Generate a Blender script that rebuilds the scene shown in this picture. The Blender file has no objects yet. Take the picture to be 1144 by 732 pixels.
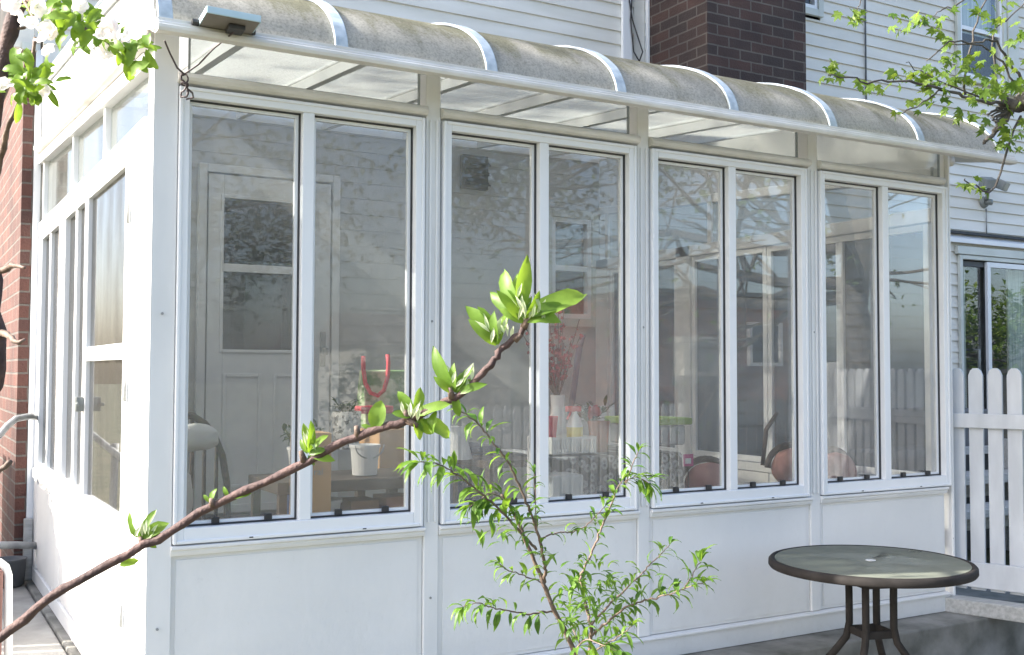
import bpy, math, random
from mathutils import Vector as V, Matrix, noise
random.seed(11)
R = math.radians
S = bpy.context.scene
COL = S.collection

# ------------------------------------------------------------------ camera (fitted to the photograph)
CAM = V((-0.81577, -3.53459, 1.16659))
RT = V((0.866355, -0.499422, 0.002557)); UP = V((-0.022850, -0.034522, 0.999143)); FW = V((0.498905, 0.865671, 0.041320))
FPX = 1196.28
def at(px, py, t):                      # point seen at a pixel, t metres along the view axis
    return CAM + (FW + RT * ((px - 572) / FPX) - UP * ((py - 366) / FPX)) * t
def on(px, py, y):                      # point seen at a pixel on the plane y = const
    d = FW + RT * ((px - 572) / FPX) - UP * ((py - 366) / FPX)
    return CAM + d * ((y - CAM.y) / d.y)
cd = bpy.data.cameras.new('camera'); cam = bpy.data.objects.new('camera', cd); COL.objects.link(cam)
m = Matrix((RT, UP, -FW)).transposed().to_4x4(); m.translation = CAM; cam.matrix_world = m
cd.sensor_width = 36; cd.lens = FPX / 1144 * 36; cd.clip_start = 0.05; cd.clip_end = 600
S.camera = cam

# ------------------------------------------------------------------ materials
def newmat(name):
    ma = bpy.data.materials.new(name); ma.use_nodes = True
    nt = ma.node_tree; nt.nodes.clear()
    out = nt.nodes.new('ShaderNodeOutputMaterial')
    return ma, nt, out
def N(nt, t, **k):
    n = nt.nodes.new(t)
    for a, b in k.items():
        if a in n.inputs: n.inputs[a].default_value = b
        else: setattr(n, a, b)
    return n
def L(nt, a, b): nt.links.new(a, b)
def c4(c): return (c[0], c[1], c[2], 1)
def ramp(nt, fac, stops):
    r = nt.nodes.new('ShaderNodeValToRGB'); e = r.color_ramp.elements
    e[0].position, e[0].color = stops[0][0], c4(stops[0][1]); e[1].position, e[1].color = stops[-1][0], c4(stops[-1][1])
    for p, c in stops[1:-1]:
        q = e.new(p); q.color = c4(c)
    L(nt, fac, r.inputs[0]); return r.outputs[0]
def tex(nt, scale=(1, 1, 1)):
    tc = N(nt, 'ShaderNodeNewGeometry'); mp = N(nt, 'ShaderNodeMapping'); mp.inputs['Scale'].default_value = scale
    L(nt, tc.outputs['Position'], mp.inputs[0]); return mp.outputs[0]
def noisy(name, c1, c2, scale=8, rough=.5, bump=.0, bscale=None, stretch=(1, 1, 1), spec=.5, detail=6, lo=.35, hi=.65, metal=0, trans=0):
    ma, nt, out = newmat(name)
    p = N(nt, 'ShaderNodeBsdfPrincipled', Roughness=rough, Metallic=metal); p.inputs['Specular IOR Level'].default_value = spec
    tx = tex(nt, stretch); no = N(nt, 'ShaderNodeTexNoise', Scale=scale, Detail=detail); L(nt, tx, no.inputs['Vector'])
    L(nt, ramp(nt, no.outputs[0], [(lo, c1), (hi, c2)]), p.inputs['Base Color'])
    if bump:
        n2 = N(nt, 'ShaderNodeTexNoise', Scale=bscale or scale * 4, Detail=4); L(nt, tx, n2.inputs['Vector'])
        b = N(nt, 'ShaderNodeBump', Strength=bump, Distance=.004); L(nt, n2.outputs[0], b.inputs['Height']); L(nt, b.outputs[0], p.inputs['Normal'])
    L(nt, p.outputs[0], out.inputs[0]); return ma
M = {}
M['vinyl'] = noisy('vinyl', (.72, .725, .72), (.80, .80, .79), 5, .42, .05, 60, (1, 1, .4))
def panelmat():
    ma, nt, out = newmat('embossed_panel'); p = N(nt, 'ShaderNodeBsdfPrincipled', Roughness=.5); tx = tex(nt)
    n1 = N(nt, 'ShaderNodeTexNoise', Scale=2.2, Detail=5); L(nt, tx, n1.inputs['Vector'])
    n2 = N(nt, 'ShaderNodeTexNoise', Scale=26, Detail=6, Roughness=.75); L(nt, tx, n2.inputs['Vector'])
    n4 = N(nt, 'ShaderNodeTexNoise', Scale=9, Detail=4); L(nt, tex(nt, (1, 1, .35)), n4.inputs['Vector'])
    sx = N(nt, 'ShaderNodeSeparateXYZ'); L(nt, tx, sx.inputs[0])
    mr = N(nt, 'ShaderNodeMapRange'); L(nt, sx.outputs[2], mr.inputs[0]); mr.inputs[1].default_value = .0; mr.inputs[2].default_value = .26; mr.inputs[3].default_value = .30; mr.inputs[4].default_value = 0
    a1 = N(nt, 'ShaderNodeMath', operation='MULTIPLY'); L(nt, mr.outputs[0], a1.inputs[0]); L(nt, n2.outputs[0], a1.inputs[1])
    g = ramp(nt, n2.outputs[0], [(.60, (0, 0, 0)), (.80, (.22, .22, .22))]); g2 = ramp(nt, n4.outputs[0], [(.5, (0, 0, 0)), (.8, (.05, .05, .05))])
    a2 = N(nt, 'ShaderNodeMath', operation='ADD'); L(nt, a1.outputs[0], a2.inputs[0]); L(nt, g, a2.inputs[1])
    a3 = N(nt, 'ShaderNodeMath', operation='ADD', use_clamp=True); L(nt, a2.outputs[0], a3.inputs[0]); L(nt, g2, a3.inputs[1])
    mx = N(nt, 'ShaderNodeMixRGB'); L(nt, a3.outputs[0], mx.inputs[0]); L(nt, ramp(nt, n1.outputs[0], [(.35, (.74, .74, .73)), (.65, (.80, .795, .78))]), mx.inputs[1]); mx.inputs[2].default_value = (.40, .37, .31, 1)
    L(nt, mx.outputs[0], p.inputs['Base Color'])
    n3 = N(nt, 'ShaderNodeTexNoise', Scale=38, Detail=3); L(nt, tex(nt, (1, 1, .7)), n3.inputs['Vector']); b = N(nt, 'ShaderNodeBump', Strength=.35, Distance=.004); L(nt, n3.outputs[0], b.inputs['Height'])
    b2 = N(nt, 'ShaderNodeBump', Strength=.35, Distance=.03); L(nt, n1.outputs[0], b2.inputs['Height']); L(nt, b.outputs[0], b2.inputs['Normal']); L(nt, b2.outputs[0], p.inputs['Normal'])
    L(nt, p.outputs[0], out.inputs[0]); return ma
M['panel'] = panelmat()
M['alu'] = noisy('white_aluminium', (.80, .82, .84), (.84, .85, .86), 2, .3)
M['cream'] = noisy('weathered_cream', (.60, .585, .54), (.74, .725, .69), 6, .5, .15, 60, (1, 1, 3))
M['blue_white'] = noisy('rib_cap', (.36, .43, .48), (.52, .59, .64), 30, .45)
M['seal'] = noisy('dark_seal', (.03, .035, .04), (.05, .05, .055), 20, .6)
M['black'] = noisy('black_plastic', (.02, .02, .022), (.035, .035, .035), 20, .45)
M['cable'] = noisy('cable_brown', (.045, .03, .035), (.07, .05, .05), 20, .5)
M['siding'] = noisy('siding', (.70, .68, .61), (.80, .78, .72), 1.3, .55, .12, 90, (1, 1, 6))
M['insiding'] = noisy('dimmed_siding', (.44, .44, .42), (.53, .53, .51), 1.5, .6, .05, 90)  # siding colour darkened to carry the dimmer light inside the sunroom
M['casing'] = noisy('casing', (.55, .58, .53), (.66, .68, .63), 3, .5)
M['darkin'] = noisy('dark_room', (.02, .02, .02), (.05, .045, .04), 3, .9)  # near-black colour standing for the shade of the unlit rooms
M['curtain'] = noisy('curtain', (.04, .036, .034), (.10, .09, .085), 10, .9, 0, None, (9, 9, .4))
M['palecurtain'] = noisy('pale_curtain', (.35, .4, .36), (.6, .64, .6), 6, .9, 0, None, (9, 9, .3))
M['concrete'] = noisy('concrete', (.13, .125, .11), (.30, .285, .26), 5, .9, .6, 40, lo=.3, hi=.7)
M['concrete_dark'] = noisy('mossy_concrete', (.10, .10, .085), (.30, .29, .265), 6, .95, .9, 45, lo=.3, hi=.72)
M['path'] = noisy('path_concrete', (.24, .23, .21), (.38, .37, .34), 4, .9, .4, 60)
M['dirt'] = noisy('yard_ground', (.05, .06, .025), (.13, .12, .07), 3, .95, .8, 20)
M['picket'] = noisy('picket_paint', (.50, .52, .54), (.62, .64, .66), 5, .55, .2, 40, (2, 2, .6))
M['oldwood'] = noisy('weathered_wood', (.36, .36, .34), (.50, .50, .48), 10, .8, .4, 60, (1, 6, 6))
M['deck'] = noisy('deck_brown', (.06, .045, .035), (.12, .09, .07), 6, .8)
M['metal'] = noisy('bronze_metal', (.022, .020, .019), (.038, .034, .032), 12, .75, .1, 60, spec=.15)
M['pipe'] = noisy('galvanised_pipe', (.22, .23, .23), (.36, .37, .37), 12, .5, .1)
M['card'] = noisy('cardboard', (.58, .33, .14), (.66, .40, .18), 5, .85)
M['card2'] = noisy('brown_box', (.24, .12, .06), (.32, .17, .09), 5, .85)
M['terra'] = noisy('terracotta', (.25, .09, .05), (.34, .13, .08), 8, .8)
M['darkwood'] = noisy('dark_wood', (.04, .028, .022), (.09, .065, .05), 8, .55, 0, None, (1, 8, 8))
M['plasticw'] = noisy('white_plastic', (.68, .69, .68), (.75, .75, .74), 4, .4)
M['clothw'] = noisy('white_cloth', (.55, .55, .54), (.7, .7, .69), 3, .9, .5, 12)
M['red'] = noisy('red', (.55, .03, .05), (.65, .06, .09), 5, .6)
M['redflower'] = noisy('red_petal', (.30, .03, .04), (.5, .07, .08), 30, .7)
M['yellow'] = noisy('yellow', (.6, .5, .05), (.7, .6, .12), 8, .5)
M['magenta'] = noisy('magenta', (.5, .05, .22), (.6, .09, .3), 5, .5)
M['green'] = noisy('lime_green', (.22, .36, .06), (.3, .45, .1), 5, .5)
M['palegreen'] = noisy('pale_green_cloth', (.15, .26, .10), (.50, .56, .38), 14, .9, lo=.45, hi=.55)
M['blue'] = noisy('blue', (.04, .10, .32), (.06, .14, .42), 5, .5)
M['navy'] = noisy('navy_plastic', (.03, .045, .09), (.06, .08, .13), 5, .4)
M['pink'] = noisy('pink_fabric', (.34, .16, .14), (.46, .24, .21), 10, .85, .4, 40)
M['greybin'] = noisy('grey_plastic', (.28, .31, .33), (.35, .38, .40), 4, .45)
M['darkgrey'] = noisy('dark_grey', (.08, .085, .09), (.13, .135, .14), 5, .6)
M['floor'] = noisy('sunroom_floor', (.10, .085, .07), (.18, .155, .13), 4, .6)
M['doorpaint'] = noisy('door_paint', (.60, .61, .61), (.68, .69, .69), 3, .45)
M['bark'] = noisy('bark', (.045, .026, .026), (.12, .07, .062), 45, .75, .7, 160, lo=.3, hi=.7)
M['bark2'] = noisy('twig_bark', (.09, .06, .045), (.2, .14, .11), 60, .7, .4, 200)
M['dkbark'] = noisy('maple_bark', (.045, .04, .035), (.11, .10, .09), 20, .85, .8, 60)
M['gold'] = noisy('solar_back', (.16, .145, .125), (.22, .20, .18), 8, .5)
M['solar'] = noisy('solar_cell', (.01, .015, .04), (.02, .03, .07), 8, .15)
M['palerim'] = noisy('pale_rim', (.45, .60, .66), (.55, .70, .76), 8, .3)
M['lamp'] = noisy('grey_lamp', (.20, .22, .21), (.30, .32, .31), 8, .4)
M['lamplens'] = noisy('lamp_lens', (.22, .25, .26), (.35, .38, .40), 8, .1)
M['roofing'] = noisy('shingle', (.07, .065, .06), (.14, .13, .12), 10, .9)
M['palewall'] = noisy('pale_stucco', (.50, .50, .46), (.58, .58, .54), 3, .8)
M['darkfence'] = noisy('dark_fence', (.05, .04, .035), (.10, .085, .075), 6, .8, 0, None, (4, 4, .5))
M['greyfence'] = noisy('grey_fence', (.10, .105, .11), (.16, .165, .17), 4, .7)
M['speck'] = noisy('speckled', (.12, .12, .11), (.62, .62, .6), 60, .7, lo=.42, hi=.5)
M['soil'] = noisy('potting_soil', (.02, .015, .01), (.05, .035, .025), 30, .95)
M['pvc'] = noisy('brown_board', (.16, .075, .06), (.24, .12, .10), 5, .6)

def brickmat(name, cols, mortar, k=1.0, lit=1):
    ma, nt, out = newmat(name)
    p = N(nt, 'ShaderNodeBsdfPrincipled', Roughness=.85)
    g = N(nt, 'ShaderNodeNewGeometry'); sx = N(nt, 'ShaderNodeSeparateXYZ'); L(nt, g.outputs['Position'], sx.inputs[0])
    ad = N(nt, 'ShaderNodeMath', operation='SUBTRACT'); L(nt, sx.outputs[0], ad.inputs[0]); L(nt, sx.outputs[1], ad.inputs[1])
    cb = N(nt, 'ShaderNodeCombineXYZ'); L(nt, ad.outputs[0], cb.inputs[0]); L(nt, sx.outputs[2], cb.inputs[1])
    wn = N(nt, 'ShaderNodeTexNoise', Scale=14, Detail=3); L(nt, cb.outputs[0], wn.inputs['Vector'])
    va = N(nt, 'ShaderNodeVectorMath', operation='MULTIPLY_ADD'); L(nt, wn.outputs['Color'], va.inputs[0]); va.inputs[1].default_value = (.008, .008, 0); L(nt, cb.outputs[0], va.inputs[2])
    b = N(nt, 'ShaderNodeTexBrick', Scale=1.0); b.inputs['Brick Width'].default_value = .215 * k; b.inputs['Row Height'].default_value = .077 * k
    b.inputs['Mortar Size'].default_value = .0065; b.inputs['Mortar Smooth'].default_value = .25; b.inputs['Bias'].default_value = -.1
    b.inputs['Color1'].default_value = c4(cols[0]); b.inputs['Color2'].default_value = c4(cols[1]); b.inputs['Mortar'].default_value = c4(mortar)
    L(nt, va.outputs[0], b.inputs['Vector'])
    n2 = N(nt, 'ShaderNodeTexNoise', Scale=3.2, Detail=6); L(nt, cb.outputs[0], n2.inputs['Vector'])
    mx = N(nt, 'ShaderNodeMixRGB', blend_type='MULTIPLY'); mx.inputs[0].default_value = .75
    L(nt, b.outputs[0], mx.inputs[1]); L(nt, ramp(nt, n2.outputs[0], [(.3, (.55, .55, .6)), (.6, (1, 1, 1)), (.72, (1.25, 1.2, 1.2)), (.80, (2.3, 2.2, 2.1))]), mx.inputs[2])
    L(nt, mx.outputs[0], p.inputs['Base Color'])
    n3 = N(nt, 'ShaderNodeTexNoise', Scale=70, Detail=4); L(nt, cb.outputs[0], n3.inputs['Vector'])
    hh = N(nt, 'ShaderNodeMath', operation='MULTIPLY_ADD'); L(nt, b.outputs['Fac'], hh.inputs[0]); hh.inputs[1].default_value = -1.3; L(nt, n3.outputs[0], hh.inputs[2])
    bp = N(nt, 'ShaderNodeBump', Strength=.8, Distance=.008); L(nt, hh.outputs[0], bp.inputs['Height']); L(nt, bp.outputs[0], p.inputs['Normal'])
    L(nt, p.outputs[0], out.inputs[0]); return ma
M['brick'] = brickmat('house_brick', [(.12, .05, .038), (.075, .036, .03)], (.13, .115, .10))
M['chimbrick'] = brickmat('chimney_brick', [(.080, .044, .036), (.042, .033, .031)], (.13, .115, .10), 1.0)
M['farbrick'] = brickmat('far_brick', [(.33, .12, .07), (.25, .09, .06)], (.35, .28, .24))

def glassmat(name, dust=.06, dustcol=(.5, .5, .47), tint=(.93, .95, .94), streak=None, refl=1.0, base=.045, power=4.5):
    ma, nt, out = newmat(name)
    lw = N(nt, 'ShaderNodeLayerWeight', Blend=.5)
    pw = N(nt, 'ShaderNodeMath', operation='POWER'); L(nt, lw.outputs['Facing'], pw.inputs[0]); pw.inputs[1].default_value = power
    ml = N(nt, 'ShaderNodeMath', operation='MULTIPLY_ADD', use_clamp=True); L(nt, pw.outputs[0], ml.inputs[0]); ml.inputs[1].default_value = .9 * refl; ml.inputs[2].default_value = base
    tr = N(nt, 'ShaderNodeBsdfTransparent', Color=c4(tint)); gl = N(nt, 'ShaderNodeBsdfGlossy', Roughness=.0, Color=(1, 1, 1, 1))
    wn = N(nt, 'ShaderNodeTexNoise', Scale=2.5, Detail=1); tx = tex(nt); L(nt, tx, wn.inputs['Vector'])
    bp = N(nt, 'ShaderNodeBump', Strength=.02, Distance=.01); L(nt, wn.outputs[0], bp.inputs['Height']); L(nt, bp.outputs[0], gl.inputs['Normal'])
    m1 = N(nt, 'ShaderNodeMixShader'); L(nt, ml.outputs[0], m1.inputs[0]); L(nt, tr.outputs[0], m1.inputs[1]); L(nt, gl.outputs[0], m1.inputs[2])
    df = N(nt, 'ShaderNodeBsdfDiffuse', Color=c4(dustcol)); tl = N(nt, 'ShaderNodeBsdfTranslucent', Color=c4(dustcol)); md = N(nt, 'ShaderNodeMixShader'); md.inputs[0].default_value = .45
    L(nt, df.outputs[0], md.inputs[1]); L(nt, tl.outputs[0], md.inputs[2])
    n2 = N(nt, 'ShaderNodeTexNoise', Scale=3.0, Detail=7); L(nt, tex(nt, streak or (1, 1, 1)), n2.inputs['Vector'])
    mr = N(nt, 'ShaderNodeMapRange'); L(nt, n2.outputs[0], mr.inputs[0]); mr.inputs[1].default_value = .3; mr.inputs[2].default_value = .7
    mr.inputs[3].default_value = dust * .45; mr.inputs[4].default_value = dust * 1.6
    m2 = N(nt, 'ShaderNodeMixShader'); L(nt, mr.outputs[0], m2.inputs[0]); L(nt, m1.outputs[0], m2.inputs[1]); L(nt, md.outputs[0], m2.inputs[2])
    L(nt, m2.outputs[0], out.inputs[0]); return ma
M['glass'] = glassmat('window_glass', .15, (.60, .595, .58), refl=1.25, base=.03, power=2.5, tint=(.96, .97, .965))
M['transom_glass'] = glassmat('transom_glass', .09, refl=.5, base=.02)
M['houseglass'] = glassmat('house_glass', .015, refl=1.0, base=.07)
M['doorglass'] = glassmat('door_glass', .006, refl=.5, base=.03)
M['darkglass'] = glassmat('dark_tinted_glass', .22, (.06, .06, .06), tint=(.62, .63, .62))  # dark tint put in the panes to darken the view through them
M['screen'] = glassmat('dusty_screened_glass', .34, (.085, .083, .078), tint=(.84, .84, .83), streak=(1, 3, .8))
M['tableglass'] = glassmat('frosted_table_glass', .8, (.30, .32, .27), refl=.35, base=.02)

def polymat(name='weathered_polycarbonate', clear=.2, cols=None, hz0=-.12, hz1=.22):
    ma, nt, out = newmat(name)
    tx = tex(nt, (1, 1, 1)); n1 = N(nt, 'ShaderNodeTexNoise', Scale=2.0, Detail=8, Roughness=.7); L(nt, tex(nt, (5, 1.5, 1.5)), n1.inputs['Vector'])
    n2 = N(nt, 'ShaderNodeTexNoise', Scale=16, Detail=9, Roughness=.78); L(nt, tx, n2.inputs['Vector'])
    sx = N(nt, 'ShaderNodeSeparateXYZ'); L(nt, tx, sx.inputs[0])
    hz = N(nt, 'ShaderNodeMapRange'); L(nt, sx.outputs[2], hz.inputs[0]); hz.inputs[1].default_value = 2.27; hz.inputs[2].default_value = 2.44; hz.inputs[3].default_value = hz0; hz.inputs[4].default_value = hz1
    a = N(nt, 'ShaderNodeMath', operation='ADD'); L(nt, n1.outputs[0], a.inputs[0]); L(nt, hz.outputs[0], a.inputs[1])
    a2 = N(nt, 'ShaderNodeMath', operation='MULTIPLY_ADD'); L(nt, n2.outputs[0], a2.inputs[0]); a2.inputs[1].default_value = .35; L(nt, a.outputs[0], a2.inputs[2])
    col = ramp(nt, a2.outputs[0], cols or [(.54, (.72, .70, .64)), (.70, (.62, .60, .54)), (.88, (.40, .39, .29))])
    n3 = N(nt, 'ShaderNodeTexNoise', Scale=110, Detail=4, Roughness=.7); L(nt, tx, n3.inputs['Vector'])
    sp = N(nt, 'ShaderNodeMixRGB', blend_type='MULTIPLY'); sp.inputs[0].default_value = 1; L(nt, col, sp.inputs[1]); L(nt, ramp(nt, n3.outputs[0], [(.36, (.72, .72, .68)), (.5, (1, 1, 1)), (.62, (1.12, 1.12, 1.1))]), sp.inputs[2]); col = sp.outputs[0]
    d = N(nt, 'ShaderNodeBsdfDiffuse'); t = N(nt, 'ShaderNodeBsdfTranslucent'); L(nt, col, d.inputs[0]); L(nt, col, t.inputs[0])
    mx = N(nt, 'ShaderNodeMixShader'); mx.inputs[0].default_value = .58; L(nt, d.outputs[0], mx.inputs[1]); L(nt, t.outputs[0], mx.inputs[2])
    tr = N(nt, 'ShaderNodeBsdfTransparent', Color=(.8, .8, .78, 1)); m0 = N(nt, 'ShaderNodeMixShader'); m0.inputs[0].default_value = clear; L(nt, mx.outputs[0], m0.inputs[1]); L(nt, tr.outputs[0], m0.inputs[2])
    g = N(nt, 'ShaderNodeBsdfGlossy', Roughness=.35); m2 = N(nt, 'ShaderNodeMixShader'); m2.inputs[0].default_value = .05
    bp = N(nt, 'ShaderNodeBump', Strength=.35, Distance=.004); L(nt, n2.outputs[0], bp.inputs['Height']); L(nt, bp.outputs[0], g.inputs['Normal']); L(nt, bp.outputs[0], d.inputs['Normal'])
    L(nt, m0.outputs[0], m2.inputs[1]); L(nt, g.outputs[0], m2.inputs[2]); L(nt, m2.outputs[0], out.inputs[0]); return ma
M['poly'] = polymat()
M['polyflat'] = polymat('clear_polycarbonate', .42, [(.3, (.88, .88, .87)), (.8, (.78, .78, .77))], 0, 0)

def leafmat(name, c1, c2, trans=.45, gloss=.3, tcol=None):
    ma, nt, out = newmat(name)
    g = N(nt, 'ShaderNodeNewGeometry')
    col = ramp(nt, g.outputs['Random Per Island'], [(0, c1), (1, c2)])
    no = N(nt, 'ShaderNodeTexNoise', Scale=90, Detail=3); L(nt, tex(nt), no.inputs['Vector'])
    mm = N(nt, 'ShaderNodeMixRGB', blend_type='MULTIPLY'); mm.inputs[0].default_value = .5; L(nt, col, mm.inputs[1]); L(nt, ramp(nt, no.outputs[0], [(.3, (.7, .7, .7)), (.7, (1.15, 1.15, 1.1))]), mm.inputs[2])
    p = N(nt, 'ShaderNodeBsdfPrincipled', Roughness=.42); p.inputs['Specular IOR Level'].default_value = gloss; L(nt, mm.outputs[0], p.inputs['Base Color'])
    hs = N(nt, 'ShaderNodeHueSaturation', Hue=.48, Saturation=1.1, Value=1.7); L(nt, mm.outputs[0], hs.inputs['Color'])
    t = N(nt, 'ShaderNodeBsdfTranslucent'); L(nt, hs.outputs[0], t.inputs[0])
    mx = N(nt, 'ShaderNodeMixShader'); mx.inputs[0].default_value = trans; L(nt, p.outputs[0], mx.inputs[1]); L(nt, t.outputs[0], mx.inputs[2]); L(nt, mx.outputs[0], out.inputs[0]); return ma
M['apple_leaf'] = leafmat('apple_leaf', (.11, .21, .03), (.19, .31, .055))
M['peach_leaf'] = leafmat('peach_leaf', (.06, .14, .025), (.15, .27, .045), .42)
M['maple_leaf'] = leafmat('maple_leaf', (.09, .17, .03), (.19, .28, .06), .45)
M['far_leaf'] = leafmat('far_leaf', (.03, .07, .015), (.07, .13, .03), .35)
M['petal'] = leafmat('petal', (.75, .70, .70), (.85, .82, .80), .5)
M['bud'] = leafmat('bud', (.42, .50, .28), (.62, .66, .48), .4)
M['house_plant'] = leafmat('house_plant', (.02, .045, .015), (.05, .09, .03), .3)

def cloth():
    ma, nt, out = newmat('ringed_cloth'); p = N(nt, 'ShaderNodeBsdfPrincipled', Roughness=.9)
    g = N(nt, 'ShaderNodeNewGeometry'); sx = N(nt, 'ShaderNodeSeparateXYZ'); L(nt, g.outputs['Position'], sx.inputs[0])
    cb = N(nt, 'ShaderNodeCombineXYZ'); L(nt, sx.outputs[0], cb.inputs[0]); L(nt, sx.outputs[2], cb.inputs[1])
    v = N(nt, 'ShaderNodeTexVoronoi', Scale=21, Randomness=.85); v.voronoi_dimensions = '2D'; L(nt, cb.outputs[0], v.inputs['Vector'])
    L(nt, ramp(nt, v.outputs['Distance'], [(0, (.03, .03, .04)), (.12, (.04, .04, .05)), (.17, (.26, .27, .28)), (.36, (.23, .24, .25)), (.41, (.03, .03, .035)), (1, (.025, .025, .03))]), p.inputs['Base Color'])
    L(nt, p.outputs[0], out.inputs[0]); return ma
M['ring'] = cloth()

# ------------------------------------------------------------------ mesh building
WL = {}
def wl(o): return WL.get(o.name, V((0, 0, 0))) if o else V((0, 0, 0))
class MB:
    def __init__(s): s.v = []; s.f = []
    def add(s, vs, fs):
        b = len(s.v); s.v += [tuple(v) for v in vs]; s.f += [tuple(b + i for i in f) for f in fs]; return s
    def box(s, x0, x1, y0, y1, z0, z1):
        return s.add([(x, y, z) for z in (z0, z1) for y in (y0, y1) for x in (x0, x1)],
                     [(0, 2, 3, 1), (4, 5, 7, 6), (0, 1, 5, 4), (2, 6, 7, 3), (0, 4, 6, 2), (1, 3, 7, 5)])
    def obox(s, c, ax, ay, az):         # centre and three half-axis vectors
        c, ax, ay, az = V(c), V(ax), V(ay), V(az)
        return s.add([c + ax * i + ay * j + az * k for k in (-1, 1) for j in (-1, 1) for i in (-1, 1)],
                     [(0, 2, 3, 1), (4, 5, 7, 6), (0, 1, 5, 4), (2, 6, 7, 3), (0, 4, 6, 2), (1, 3, 7, 5)])
    def bar(s, a, b, w, h, up=(0, 0, 1)):
        a, b = V(a), V(b); d = b - a; u = d.normalized().cross(V(up)).normalized(); w2 = u.cross(d.normalized())
        return s.obox((a + b) / 2, d / 2, u * w / 2, w2 * h / 2)
    def tube(s, pts, r, n=8, cap=True):
        pts = [V(p) for p in pts]; k = len(pts)
        rr = r if isinstance(r, (list, tuple)) else [r] * k
        base = len(s.v); ref = None
        for i, p in enumerate(pts):
            d = (pts[min(i + 1, k - 1)] - pts[max(i - 1, 0)]).normalized()
            if ref is None: ref = d.orthogonal().normalized()
            ref = (ref - d * ref.dot(d)).normalized(); o = d.cross(ref)
            for j in range(n):
                a = 2 * math.pi * j / n; s.v.append(tuple(p + (ref * math.cos(a) + o * math.sin(a)) * rr[i]))
        for i in range(k - 1):
            for j in range(n):
                a = base + i * n + j; b = base + i * n + (j + 1) % n; s.f.append((a, b, b + n, a + n))
        if cap:
            s.f.append(tuple(base + j for j in reversed(range(n)))); s.f.append(tuple(base + (k - 1) * n + j for j in range(n)))
        return s
    def lathe(s, prof, c, n=24):
        base = len(s.v); k = len(prof)
        for r, z in prof:
            for j in range(n):
                a = 2 * math.pi * j / n; s.v.append((c[0] + r * math.cos(a), c[1] + r * math.sin(a), c[2] + z))
        for i in range(k - 1):
            for j in range(n):
                a = base + i * n + j; b = base + i * n + (j + 1) % n; s.f.append((a, b, b + n, a + n))
        s.f.append(tuple(base + j for j in reversed(range(n)))); s.f.append(tuple(base + (k - 1) * n + j for j in range(n)))
        return s
    def prism(s, poly, ax, a, b):       # poly of 2D points in the other two axes
        def P(q, t):
            l = list(q); l.insert(ax, t); return tuple(l)
        n = len(poly); s.add([P(q, a) for q in poly] + [P(q, b) for q in poly],
            [tuple(range(n)), tuple(range(2 * n - 1, n - 1, -1))] + [(i, i + n, (i + 1) % n + n, (i + 1) % n) for i in range(n)]); return s
    def frame(s, x0, x1, z0, z1, y0, y1, w, wb=None, ax=1):  # rectangular frame in a vertical plane
        wb = wb or w
        B = (lambda a, b, c, d: s.box(a, b, y0, y1, c, d)) if ax == 1 else (lambda a, b, c, d: s.box(y0, y1, a, b, c, d))
        B(x0, x0 + w, z0, z1); B(x1 - w, x1, z0, z1); B(x0 + w, x1 - w, z0, z0 + wb); B(x0 + w, x1 - w, z1 - w, z1); return s
    def build(s, name, mat, parent=None, bevel=0, smooth=False, stuff=False):
        o_ = wl(parent); me = bpy.data.meshes.new(name)
        me.from_pydata([(v[0] - o_.x, v[1] - o_.y, v[2] - o_.z) for v in s.v], [], s.f)
        import bmesh
        bm = bmesh.new(); bm.from_mesh(me); bmesh.ops.recalc_face_normals(bm, faces=bm.faces) if not smooth == 'leaf' else None; bm.to_mesh(me); bm.free()
        me.materials.append(M[mat]); me.update()
        if smooth: me.polygons.foreach_set('use_smooth', [True] * len(me.polygons))
        o = bpy.data.objects.new(name, me); COL.objects.link(o); o.parent = parent; WL[o.name] = o_.copy() if parent else V((0, 0, 0))
        if bevel:
            b = o.modifiers.new('bevel', 'BEVEL'); b.width = bevel; b.segments = 2; b.limit_method = 'ANGLE'; b.angle_limit = R(40)
        return o
def tag(o, label, cat, group=None):
    o['label'] = label; o['category'] = cat
    if group: o['group'] = group
    return o
def thing(name, label, cat, loc, group=None):
    o = bpy.data.objects.new(name, None); COL.objects.link(o); o.location = loc; WL[o.name] = V(loc)
    return tag(o, label, cat, group)
def struct(o): o['kind'] = 'structure'; return o

# ------------------------------------------------------------------ ground
struct(MB().box(-120, 120, -120, 120, -.50, -.304).build('yard_ground', 'dirt'))
struct(MB().box(1.0, 14, -4.6, -.205, -.34, -.30).build('patio_paving', 'concrete_dark'))
struct(MB().box(-.16, 4.75, -.20, 3.08, -.36, 0).build('foundation_slab', 'concrete_dark', bevel=.008))
pm = MB().box(-1.35, -.163, 1.16, 3.08, -.42, -.012)
struct(pm.build('concrete_path', 'path', bevel=.01))
struct(MB().box(-1.35, -.163, .2, 1.155, -.42, -.17).build('path_step', 'path', bevel=.01))
struct(MB().box(-1.35, -.165, -2.5, .195, -.44, -.296).build('lower_path', 'path', bevel=.01))

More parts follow.
